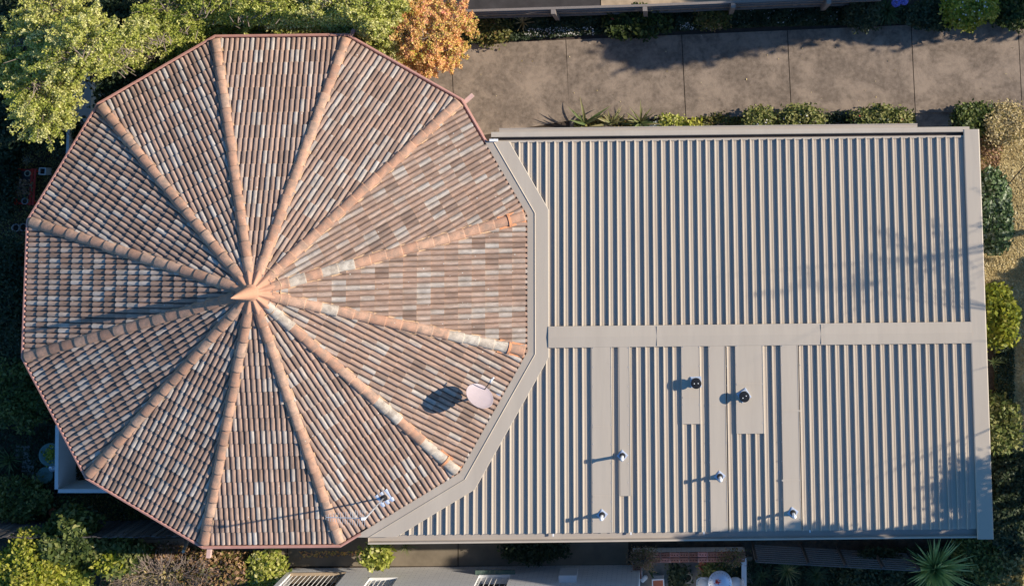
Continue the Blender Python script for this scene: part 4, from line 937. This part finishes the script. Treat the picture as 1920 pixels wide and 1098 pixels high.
# ---------------------------------------------------------------- fences
def fence(name, label, base_pts, hgt, pw, m, rails, posts, n_jit=.012, gap=.008, postside=-1, seed=0, cap=True, post_m=None):
    """paling fence along a polyline of ground points"""
    P0 = base_pts[0]; t = empty(name, label, 'fence', (P0.x, P0.y, 0)); rng = np.random.default_rng(seed)
    meshes = []
    for i in range(8):
        b = MB(); b.box(-pw/2, pw/2, -.009, .009, .02, hgt, a=rng.random()); meshes.append(b.mesh('paling')); meshes[-1].materials.append(m)
    for A, Bp in zip(base_pts[:-1], base_pts[1:]):
        d = Bp - A; L = d.length; ang = math.atan2(d.y, d.x); n = int(L / (pw + gap)); nn = Vector((-math.sin(ang), math.cos(ang), 0))
        for i in range(n):
            q = A + d * ((i + .5) / n); o = link('paling', meshes[rng.integers(8)], None, t); o.location = (q.x - P0.x, q.y - P0.y, rng.normal(0, n_jit)); o.rotation_euler = (rng.normal(0, .006), rng.normal(0, .006), ang + rng.normal(0, .015))
        Mx = Matrix.Translation(A - Vector((P0.x, P0.y, 0))) @ Matrix.Rotation(ang, 4, 'Z')
        for z in rails:
            b = MB(); b.box(0, L, postside*.03 - .02, postside*.03 + .02, z, z + .08, Mx, a=.9); b.obj('rail', m, t)
        if cap: b = MB(); b.box(0, L, -.03, .03, hgt + .01, hgt + .035, Mx, a=.8); b.obj('capping', m, t)
    for q in posts:
        ang = math.atan2((base_pts[1] - P0).y, (base_pts[1] - P0).x); Mx = Matrix.Translation(q - Vector((P0.x, P0.y, 0))) @ Matrix.Rotation(ang, 4, 'Z')
        b = MB(); b.box(-.055, .055, -.055, .055, 0, hgt + .05, Mx @ Matrix.Translation((0, postside * .11, 0)), a=.9); b.obj('post', post_m or m, t)
    return t
fp = [at(828, 37), at(1208, 25.5), at(1640, 8)]
fence('paling_fence', 'long grey timber paling fence with capping along the top of the driveway bed', fp, 1.65, .095, M['timber'], (.35, 1.0, 1.45), [at(x, y) for x, y in ((1047, 29), (1211, 24), (1369, 18), (1540, 11))], seed=1)
fp = [at(-60, 976), at(215, 974), at(405, 972)]
fence('paling_fence', 'dark timber paling fence beside the lower left of the tiled house', fp, 1.75, .11, M['dark_timber'], (.4, 1.3), [], seed=2, postside=-1, cap=False, gap=.014)
# slatted trellis fence
A, Bp = at(1410, 1018), at(1700, 1034); t = empty('slatted_fence', 'dark fence of thin horizontal slats beside the yucca', 'fence', A)
d = Bp - A; ang = math.atan2(d.y, d.x); L = d.length; Mx = Matrix.Rotation(ang, 4, 'Z')
for i in range(9):
    b = MB(); z = .15 + i * .19
    nseg = 3
    for s_ in range(nseg): b.box(L * s_ / nseg + .003, L * (s_+1) / nseg - .003, -.012, .012, z + .006 * (s_ % 2), z + .05 + .006 * (s_ % 2), Mx, a=.95)
    b.obj('slat', M['dark_timber'], t)
for f in (0, .32, .55, .78, 1): b = MB(); b.box(-.03 + L * f, .03 + L * f, .014, .07, 0, 1.78, Mx, a=.2); b.obj('post', M['dark_timber'], t)

# ---------------------------------------------------------------- white walls by the tiled house
def wallbox(name, label, segs, hgt, th, m='white_wall', capm='white_wall'):
    c = segs[0][0]; t = empty(name, label, 'wall', (c.x, c.y, 0))
    for a_, b_ in segs:
        d = b_ - a_; ang = math.atan2(d.y, d.x); Mx = Matrix.Translation(a_ - c) @ Matrix.Rotation(ang, 4, 'Z')
        b = MB(); b.box(0, d.length, -th/2, th/2, 0, hgt - .03, Mx); b.obj('wall_panel', M[m], t)
        b = MB(); b.box(-th*.62, d.length + th*.62, -th*.62, th*.62, hgt - .028, hgt, Mx); b.obj('coping', M[capm], t)
        for s in (0.0,):
            pass
    return t
hw = 1.15
c0, c1, c2 = at(107, 800, hw), at(105.5, 920, hw), at(215, 920, hw)
for q in (c0, c1, c2): q.z = 0
wallbox('courtyard_wall', 'white rendered courtyard wall enclosing the corner below the lower left roof edge', [(c0, c1), (c1, c2)], hw, .07)
c0, c1 = at(131, 130, hw), at(126, 292, hw)
for q in (c0, c1): q.z = 0
tw = wallbox('garden_wall', 'long white wall with a blue shaded face beside the upper left of the tiled roof', [(c0, c1)], hw, .055)
sheet('courtyard_paving', pxpoly([(128, 800), (230, 800), (230, 912), (140, 912)]), .01, M['stone'])
# pale shed-like box behind the garden wall
q0 = at(134, 150, 1.1); q1 = at(162, 227, 1.1); t = empty('white_garden_box', 'flat white panel cabinet standing inside the garden wall', 'cabinet', (q0.x, q1.y, 0))
b = MB(); b.box(.01, q1.x - q0.x, 0, q0.y - q1.y, 0, .86); b.obj('cabinet_body', M['white_wall'], t)
b = MB(); b.box(0.0, q1.x - q0.x + .01, -.01, q0.y - q1.y + .01, .862, .885); b.obj('lid', M['white_wall'], t)
# ---------------------------------------------------------------- left garden items
def pot(name, label, px, py, r_, h, m, soil=True, group=None, z0=0.):
    p = at(px, py, z0 + h); t = empty(name, label, 'pot', (p.x, p.y, z0), group)
    b = MB(); b.lathe([(r_*.7, 0), (r_*.95, h*.85), (r_, h*.9), (r_, h), (r_*.84, h), (r_*.8, h*.82)], n=24, close=False); b.obj('pot_body', M[m], t, True)
    b = MB(); b.lathe([(r_*.83, h*.80), (.004, h*.84)], n=20); b.obj('soil', M['soil'], t)
    return t
pot('pot', 'white ring shaped pot under the lowest branches of the feathery tree', 80, 212, .14, .2, 'cream_pot')
pot('stone_urn', 'round grey urn nearer the frame edge, left of the roof corner', 29, 427, .10, .35, 'grey_pot')
pot('stone_urn', 'round grey urn touching the roof corner side', 43, 426, .10, .30, 'grey_pot')
p = at(79, 321, .35); t = empty('square_planter', 'small square white planter right of the red bench', 'planter', (p.x, p.y, 0), rz=R(-3))
b = MB(); s_ = .09
for x0, x1, y0, y1 in ((-s_, s_, -s_, -s_+.022), (-s_, s_, s_-.022, s_), (-s_, -s_+.022, -s_+.022, s_-.022), (s_-.022, s_, -s_+.022, s_-.022)): b.box(x0, x1, y0, y1, 0, .35)
b.obj('planter_body', M['white'], t); b = MB(); b.box(-s_+.022, s_-.022, -s_+.022, s_-.022, 0, .28); b.obj('soil', M['soil'], t)
# red bench
p = at(44, 350, .45); t = empty('red_bench', 'red painted timber plant bench on the dark ground left of the tiled roof', 'bench', (p.x, p.y, 0), rz=R(-2))
for x, w_ in ((-.25, .045), (-.17, .06), (.19, .06), (.27, .05)):
    b = MB(); b.box(x - w_/2, x + w_/2, -.46, .46, .43, .46); b.obj('slat', M['red'], t)
for y in (-.42, .42): b = MB(); b.box(-.27, .29, y - .025, y + .025, .37, .428); b.obj('crossbar', M['red'], t)
for x in (-.24, .26):
    for y in (-.40, .40): b = MB(); b.box(x - .025, x + .025, y - .025, y + .025, 0, .37); b.obj('leg', M['red'], t)
b = MB(); b.box(-.135, .155, -.40, .40, .372, .39); b.obj('shelf', M['dark_timber'], t)
zt = .392
pt = pot('pot', 'cream pot at the top end inside the red bench', 51, 325, .075, .16, 'cream_pot', z0=zt)
pt = pot('pot', 'dark pot at the lower end inside the red bench', 46, 377, .08, .17, 'grey_pot', z0=zt)
bush('potted_plant', 'small reddish plant in the middle of the red bench', 'plant', 42, 353, 9, 12, .25, 300, .05, G['russet'], 200, z0=zt, nb=4, bias=.9)
# stepping stones, glass bird bath
for (x, y, s_, lb) in ((43, 847, .17, 'grey stepping stone, uppermost of three by the courtyard wall'), (54, 872, .15, 'grey stepping stone in the middle of three by the courtyard wall'), (66, 898, .19, 'largest and lowest grey stepping stone by the courtyard wall')):
    p = at(x, y); b = MB(); b.box(-s_, s_, -s_, s_, 0, .04, Matrix.Rotation(R(-4), 4, 'Z')); tag(b.obj('stepping_stone', M['stone'], loc=p), lb, 'paver')
p = at(94, 852, .4); t = empty('glass_bowl', 'green glass bowl with yellow flowers beside the courtyard wall', 'bowl', (p.x, p.y, 0))
b = MB(); b.lathe([(.05, 0), (.05, .3), (.20, .34), (.285, .40), (.28, .41), (.18, .36), (.01, .35)], n=32); b.obj('bowl_body', M['glass'], t, True)
rng = np.random.default_rng(3); P = rng.normal(size=(120, 3)) * np.array([.08, .09, .02]) + np.array([p.x, p.y, .42]); V, F, k = leaf_mesh('f', P, .05, rng, .8, 1.3); wl(link('flowers', npmesh('flowers', V, F, rng.random(k)), G['yellow']), t)
p = at(85, 890, .1); t = empty('glass_dish', 'flat green glass dish overlapping the lowest stepping stone', 'dish', (p.x, p.y, 0)); b = MB(); b.lathe([(.06, .04), (.18, .09), (.2, .11), (.19, .115), (.01, .08)], n=28); b.obj('dish_body', M['glass'], t, True)
p = at(98, 877, .3); t = empty('small_white_cup', 'tiny white lidded cup on a blue saucer beside the glass bowl', 'cup', (p.x, p.y, 0))
b = MB(); b.lathe([(.02, 0), (.02, .22), (.09, .27), (.095, .29), (.01, .275)], n=20); b.obj('saucer', M['silver'], t, True); b = MB(); b.lathe([(.02, .28), (.03, .32), (.012, .33)], n=12); b.obj('cup_body', M['white'], t, True)
p = at(97, 960, .15); t = empty('terracotta_ornament', 'round terracotta ornament in the dark bed above the paling fence', 'ornament', (p.x, p.y, 0)); b = MB(); b.lathe([(.03, 0), (.09, .05), (.1, .12), (.07, .18), (.01, .2)], n=20); b.obj('ornament_body', M['clay'], t, True)
p = at(737, 78, .3); pot('pot', 'white ring rimmed pot between the light green tree and the autumn tree', 737, 78, .085, .25, 'white')
for i, (x, y, s_) in enumerate(((1905, 818, .2), (1912, 838, .16))):
    p = at(x, y, .1); bm_ = bmesh.new(); bmesh.ops.create_icosphere(bm_, subdivisions=2, radius=s_)
    rr = random.Random(i)
    for v in bm_.verts: v.co *= rr.uniform(.8, 1.1); v.co.z *= .55
    me = bpy.data.meshes.new('garden_rock'); bm_.to_mesh(me); bm_.free(); tag(link('garden_rock', me, M['sand'], loc=(p.x, p.y, .06)), ('larger' if i == 0 else 'smaller') + ' pale rock beside the shrub at the right edge', 'rock')
# white downpipe / leaning post at lower left
p = at(348, 1018, .6); t = empty('white_post', 'short leaning white post under the lower left gutter', 'post', (p.x, p.y, 0)); b = MB(); b.tube([(-.08, .1, 0), (.05, -.12, .9)], .04, 10); b.obj('post_body', M['cream_pot'], t); b = MB(); b.lathe([(.06, -.01), (.06, .03), (.01, .04)], (-.08, .1, 0), 12); b.obj('foot', M['cream_pot'], t)

# ---------------------------------------------------------------- neighbour's pale brick wall at the bottom
mw = mat('white_painted_brick', (.60, .60, .60), rough=.85, namt=.08, nscale=5)
N = mw.node_tree.nodes; L_ = mw.node_tree.links; bt = N.new('ShaderNodeTexBrick'); bt.inputs['Scale'].default_value = 1; bt.inputs['Brick Width'].default_value = .24; bt.inputs['Row Height'].default_value = .086; bt.inputs['Mortar Size'].default_value = .007
bt.inputs['Color1'].default_value = (.90, .89, .88, 1); bt.inputs['Color2'].default_value = (.82, .81, .81, 1); bt.inputs['Mortar'].default_value = (.6, .6, .61, 1)
tc = N.new('ShaderNodeTexCoord'); sp = N.new('ShaderNodeSeparateXYZ'); cb = N.new('ShaderNodeCombineXYZ'); L_.new(tc.outputs['Object'], sp.inputs[0]); L_.new(sp.outputs['X'], cb.inputs['X']); L_.new(sp.outputs['Z'], cb.inputs['Y']); L_.new(cb.outputs[0], bt.inputs['Vector'])
L_.new(bt.outputs['Color'], N['Principled BSDF'].inputs['Base Color'])
M['wbrick'] = mw
wx0 = at(545, 1060).x; wx1 = at(1200, 1062).x; wy = at(900, 1061).y; wh = 2.5
nb_ = empty('neighbour_house', 'neighbour house with a white painted brick wall and grilled windows along the bottom', 'house', (wx0, wy, 0))
def wq(px, py):   # spot on the wall face
    # intersect the sight line with the plane y = wy
    d = MR @ Vector(((px - PPX) / FPX, (PPY - py) / FPX, -1.0)); t_ = wy / d.y; return Vector((d.x * t_ - wx0, 0, CAMP[2] + d.z * t_))
wins = [(545, 648, 1074, 1120), (693, 745, 1083, 1110), (898, 957, 1078, 1112)]
wr = []
for i, (a_, b_, c_, d_) in enumerate(wins):
    p0 = wq(a_ + (15 if i == 0 else 0), c_); x0 = wq(a_, c_).x; x1 = wq(b_, c_).x; wr.append((x0, x1, p0.z, min(p0.z + 1.3, 2.1)))
def wallseg(x0, x1, z0, z1, m='wbrick', name='wall'):
    if x1 - x0 < .01 or z1 - z0 < .01: return
    b = MB(); b.box(x0, x1, -.24, 0, z0, z1); b.obj(name, M[m], nb_)
xprev = 0
for x0, x1, z0, z1 in wr:
    wallseg(xprev, x0, 0, wh); wallseg(x0, x1, 0, z0); wallseg(x0, x1, z1, wh); xprev = x1
wallseg(xprev, wx1 - wx0, 0, wh)
for i, (x0, x1, z0, z1) in enumerate(wr):
    b = MB(); b.box(x0, x1, -.215, -.20, z0, z1); wo = b.obj('window', M['dark'], nb_)
    b = MB(); zz = .16 if i == 0 else .05
    V = [(x0, .01, z0 + .0), (x1, .01, z0), (x1, -.19, z0 + zz), (x0, -.19, z0 + zz), (x0, .01, z0 - .05), (x1, .01, z0 - .05)]
    b.add(V, [(0, 1, 2, 3), (4, 5, 1, 0)]); b.obj('sill', M['sand'] if i == 0 else M['white'], wo)
    nbar = int((x1 - x0) / (.11))
    for j in range(nbar):
        x = x0 + (j + .5) * (x1 - x0) / nbar; b = MB(); b.tube([(x, -.05, z0 + .03), (x, -.05, z1)], .008, 5); b.obj('bar', M['white'], wo)
    b = MB(); b.box(x0, x0 + .04, -.20, -.1, z0, z1); b.box(x1 - .04, x1, -.20, -.1, z0, z1); b.box(x0 + .04, x1 - .04, -.2, -.1, z1 - .04, z1); b.obj('frame', M['white'], wo)
x0, x1, z0, z1 = wr[2]
b = MB(); b.box(x0 - .1, x1 + .1, .0, .10, z0 - .12, z0 - .07); b.obj('ledge', M['glass'], nb_)
q0, q1 = wq(1051, 1078), wq(1084, 1078)
b = MB(); b.box(q0.x, q1.x, .002, .16, q0.z - .05, q0.z + .6); b.obj('meter_box', M['white_wall'], nb_)
b = MB(); b.box(-.3, wx1 - wx0 + .2, -6, -.25, wh, wh + .1); b.obj('roof', M['metal_dull'], nb_)
b = MB(); b.box(0, wx1 - wx0, -6, -.25, 0, wh); b.obj('wall', M['wbrick'], nb_)
# ---------------------------------------------------------------- courtyard at the bottom
def brick_mesh(v):
    b = MB(); Lx, Ly, h = .222, .105, .076; xs_ = [-Lx/2, -.078, -.052, -.013, .013, .052, .078, Lx/2]; ys_ = [-Ly/2, -.014, .014, Ly/2]
    for i in range(7):
        for j in range(3):
            x0, x1, y0, y1 = xs_[i], xs_[i+1], ys_[j], ys_[j+1]
            if j == 1 and i in (1, 3, 5):
                b.add([(x0,y0,h),(x1,y0,h),(x1,y1,h),(x0,y1,h),(x0,y0,h-.05),(x1,y0,h-.05),(x1,y1,h-.05),(x0,y1,h-.05)], [(0,1,5,4),(1,2,6,5),(2,3,7,6),(3,0,4,7),(4,5,6,7)], 0.)
            else: b.add([(x0,y0,h),(x1,y0,h),(x1,y1,h),(x0,y1,h)], [(0,1,2,3)], v)
    X, Y = Lx/2, Ly/2; b.add([(-X,-Y,0),(X,-Y,0),(X,Y,0),(-X,Y,0),(-X,-Y,h),(X,-Y,h),(X,Y,h),(-X,Y,h)], [(0,1,5,4),(1,2,6,5),(2,3,7,6),(3,0,4,7)], v)
    me = b.mesh('brick'); me.materials.append(M['brick']); return me
bms = [brick_mesh(v) for v in (.1, .3, .45, .6, .75)] + [brick_mesh(1.)]
hb = .42; pA = at(1186, 1036, hb + .08); pB = at(1397, 1036, hb + .08)
t = empty('brick_planter_wall', 'low red wall of holed bricks edging the courtyard at the bottom', 'wall', (pA.x, pA.y, 0)); WL = pB.x - pA.x
b = MB(); b.box(0, WL, -.25, -.005, 0, hb); b.box(0, .225, -.62, -.252, 0, hb); b.obj('wall_core', M['wbrick'], t)
nbk = int(WL / .228); rr = random.Random(4)
for j in range(2):
    for i in range(nbk):
        o = link('brick', bms[5] if (j == 0 and i == nbk * 6 // 10) else bms[rr.randrange(5)], None, t); o.location = (.114 + i * WL / nbk, -.058 - j * .125, hb + .002 + rr.uniform(0, .008)); o.rotation_euler = (0, 0, rr.gauss(0, .015))
for j in range(3):
    o = link('brick', bms[rr.randrange(5)], None, t); o.location = (.11, -.33 - j * .115, hb + .002); o.rotation_euler = (0, 0, rr.gauss(0, .02))
bush('dried_creeper', 'dry brown creeper lying over the left end of the holed brick wall', 'creeper', 1206, 1046, 24, 14, .10, 1300, .035, G['russet'], 210, z0=hb + .07, bias=.8, nb=6, shell=.8)
bush('dried_creeper', 'dry brown creeper over the right end of the holed brick wall', 'creeper', 1372, 1045, 22, 8, .08, 700, .03, G['russet'], 211, z0=hb + .07, bias=.5, nb=6, shell=.8)
c0, c1 = at(1395, 1050, .5), at(1395.5, 1140, .5)
for q in (c0, c1): q.z = 0
wallbox('low_white_wall', 'low narrow white wall on the right side of the courtyard', [(c0, c1)], .5, .10)
p0, p1 = at(1400, 1042), at(1412, 1140); b = MB(); b.box(p0.x, p1.x, p1.y, p0.y, 0, .06); o = b.obj('concrete_kerb', M['path']); tag(o, 'narrow grey concrete kerb between the white wall and the grassy clumps', 'kerb')
pot('pot', 'round dark pot with a cream rim in the courtyard', 1290, 1083, .105, .3, 'cream_pot')
p = at(1319, 1062, .3); t = empty('terracotta_pot', 'glazed terracotta pot against the brick wall in the courtyard', 'pot', (p.x, p.y, 0)); b = MB(); b.lathe([(.08, 0), (.12, .15), (.11, .28), (.08, .3), (.07, .26), (.01, .26)], n=20); b.obj('pot_body', M['clay'], t, True)
bush('potted_plant', 'leafy plant left of the cream rimmed pot', 'plant', 1270, 1078, 14, 18, .5, 700, .06, G['dark'], 212, nb=4)
bush('potted_plant', 'mottled green plant between the terracotta pot and the round table', 'plant', 1335, 1070, 16, 10, .5, 900, .06, G['mid'], 213, bias=.6, nb=5)
bush('potted_plant', 'dark plant between the round table and the low white wall', 'plant', 1375, 1070, 14, 14, .5, 800, .06, G['dark'], 214, nb=5)
p = at(1381, 1056, .45); t = empty('wire_hoop', 'thin wire hoop hanging by the right end of the brick wall', 'hoop', (p.x, p.y, .0)); b = MB(); b.tube([(.11*math.cos(a), .09*math.sin(a), .4) for a in np.linspace(0, 6.2832, 25)], .006, 5); b.tube([(0, .09, 0), (0, .09, .4)], .006, 5); b.obj('hoop_ring', M['cream_pot'], t)
# round glass table with red plant, two lace chairs
p = at(1350, 1092, .72); t = empty('round_table', 'round white lace garden table with a glass top in the courtyard', 'table', (p.x, p.y, 0))
b = MB(); b.lathe([(.25, .68), (.285, .69), (.29, .705), (.285, .72), (.01, .72)], n=40); b.obj('tabletop', M['silver'], t, True)
for i in range(4): a = i * math.pi/2 + .7; b = MB(); b.tube([(.2*math.cos(a), .2*math.sin(a), 0), (.1*math.cos(a), .1*math.sin(a), .35), (.2*math.cos(a), .2*math.sin(a), .68)], .014, 6); b.obj('leg', M['white'], t)
b = MB()
for i in range(24): a = i * .2618; b.box(-.02, .02, -.006, .006, 0, .004, Matrix.Translation((.24*math.cos(a), .24*math.sin(a), .722)) @ Matrix.Rotation(a + (i % 2) * .8, 4, 'Z'))
b.obj('lace_pattern', M['grey_pot'], t)
strappy('red_table_plant', 'dark red leafy plant at the centre of the round table', 'plant', 1345, 1090, .73, 26, .1, .03, G['red'], 215, droop=.4)
for px, s_, lb in ((1322, 1, 'white lace garden chair left of the round table'), (1379, -1, 'white lace garden chair right of the round table')):
    p = at(px, 1096, .45); t = empty('garden_chair', lb, 'chair', (p.x, p.y, 0), 'white lace garden chairs', 0 if s_ > 0 else math.pi)
    b = MB(); b.lathe([(.17, .42), (.19, .43), (.19, .445), (.01, .45)], n=24); b.obj('seat', M['white'], t, True)
    b = MB(); b.tube([(-.16, .17, .45), (-.20, .19, .70), (-.22, .0, .78), (-.20, -.19, .70), (-.16, -.17, .45)], .013, 6); b.tube([(-.20, .19, .70), (-.1, .24, .66), (.02, .19, .6)], .012, 6)
    for yy in (-.1, -.03, .03, .1): b.tube([(-.17, yy, .45), (-.215, yy, .75)], .008, 5)
    b.obj('backrest', M['white'], t)
    for i in range(4): a = i*math.pi/2 + .78; b = MB(); b.tube([(.16*math.cos(a), .16*math.sin(a), 0), (.14*math.cos(a), .14*math.sin(a), .43)], .012, 6); b.obj('leg', M['white'], t)
p = at(1234, 1097, .35); t = empty('square_planter', 'square white framed planter at the bottom edge of the courtyard', 'planter', (p.x, p.y, 0), rz=R(2)); s_ = .15; b = MB()
for x0, x1, y0, y1 in ((-s_, s_, -s_, -s_+.025), (-s_, s_, s_-.025, s_), (-s_, -s_+.025, -s_+.025, s_-.025), (s_-.025, s_, -s_+.025, s_-.025)): b.box(x0, x1, y0, y1, 0, .35)
b.obj('planter_body', M['white'], t); b = MB(); b.box(-s_+.025, s_-.025, -s_+.025, s_-.025, 0, .3); b.obj('soil', M['clay'], t)
p = at(1208, 1086, .2); t = empty('white_watering_can', 'slim white can lying by the left side of the courtyard', 'can', (p.x, p.y, 0), rz=R(40)); b = MB(); b.tube([(-.10, 0, .1), (-.08, 0, .1), (.06, 0, .1), (.09, 0, .1)], [.025, .055, .055, .03], 12); b.box(-.05, .05, -.04, .04, 0, .06); b.obj('can_body', M['white'], t, True)
strappy('courtyard_fern', 'dark arching frond plant above the white can in the courtyard', 'plant', 1218, 1070, .1, 9, .28, .05, G['strapdark'], 216, sector=(-60, 60), droop=.9)
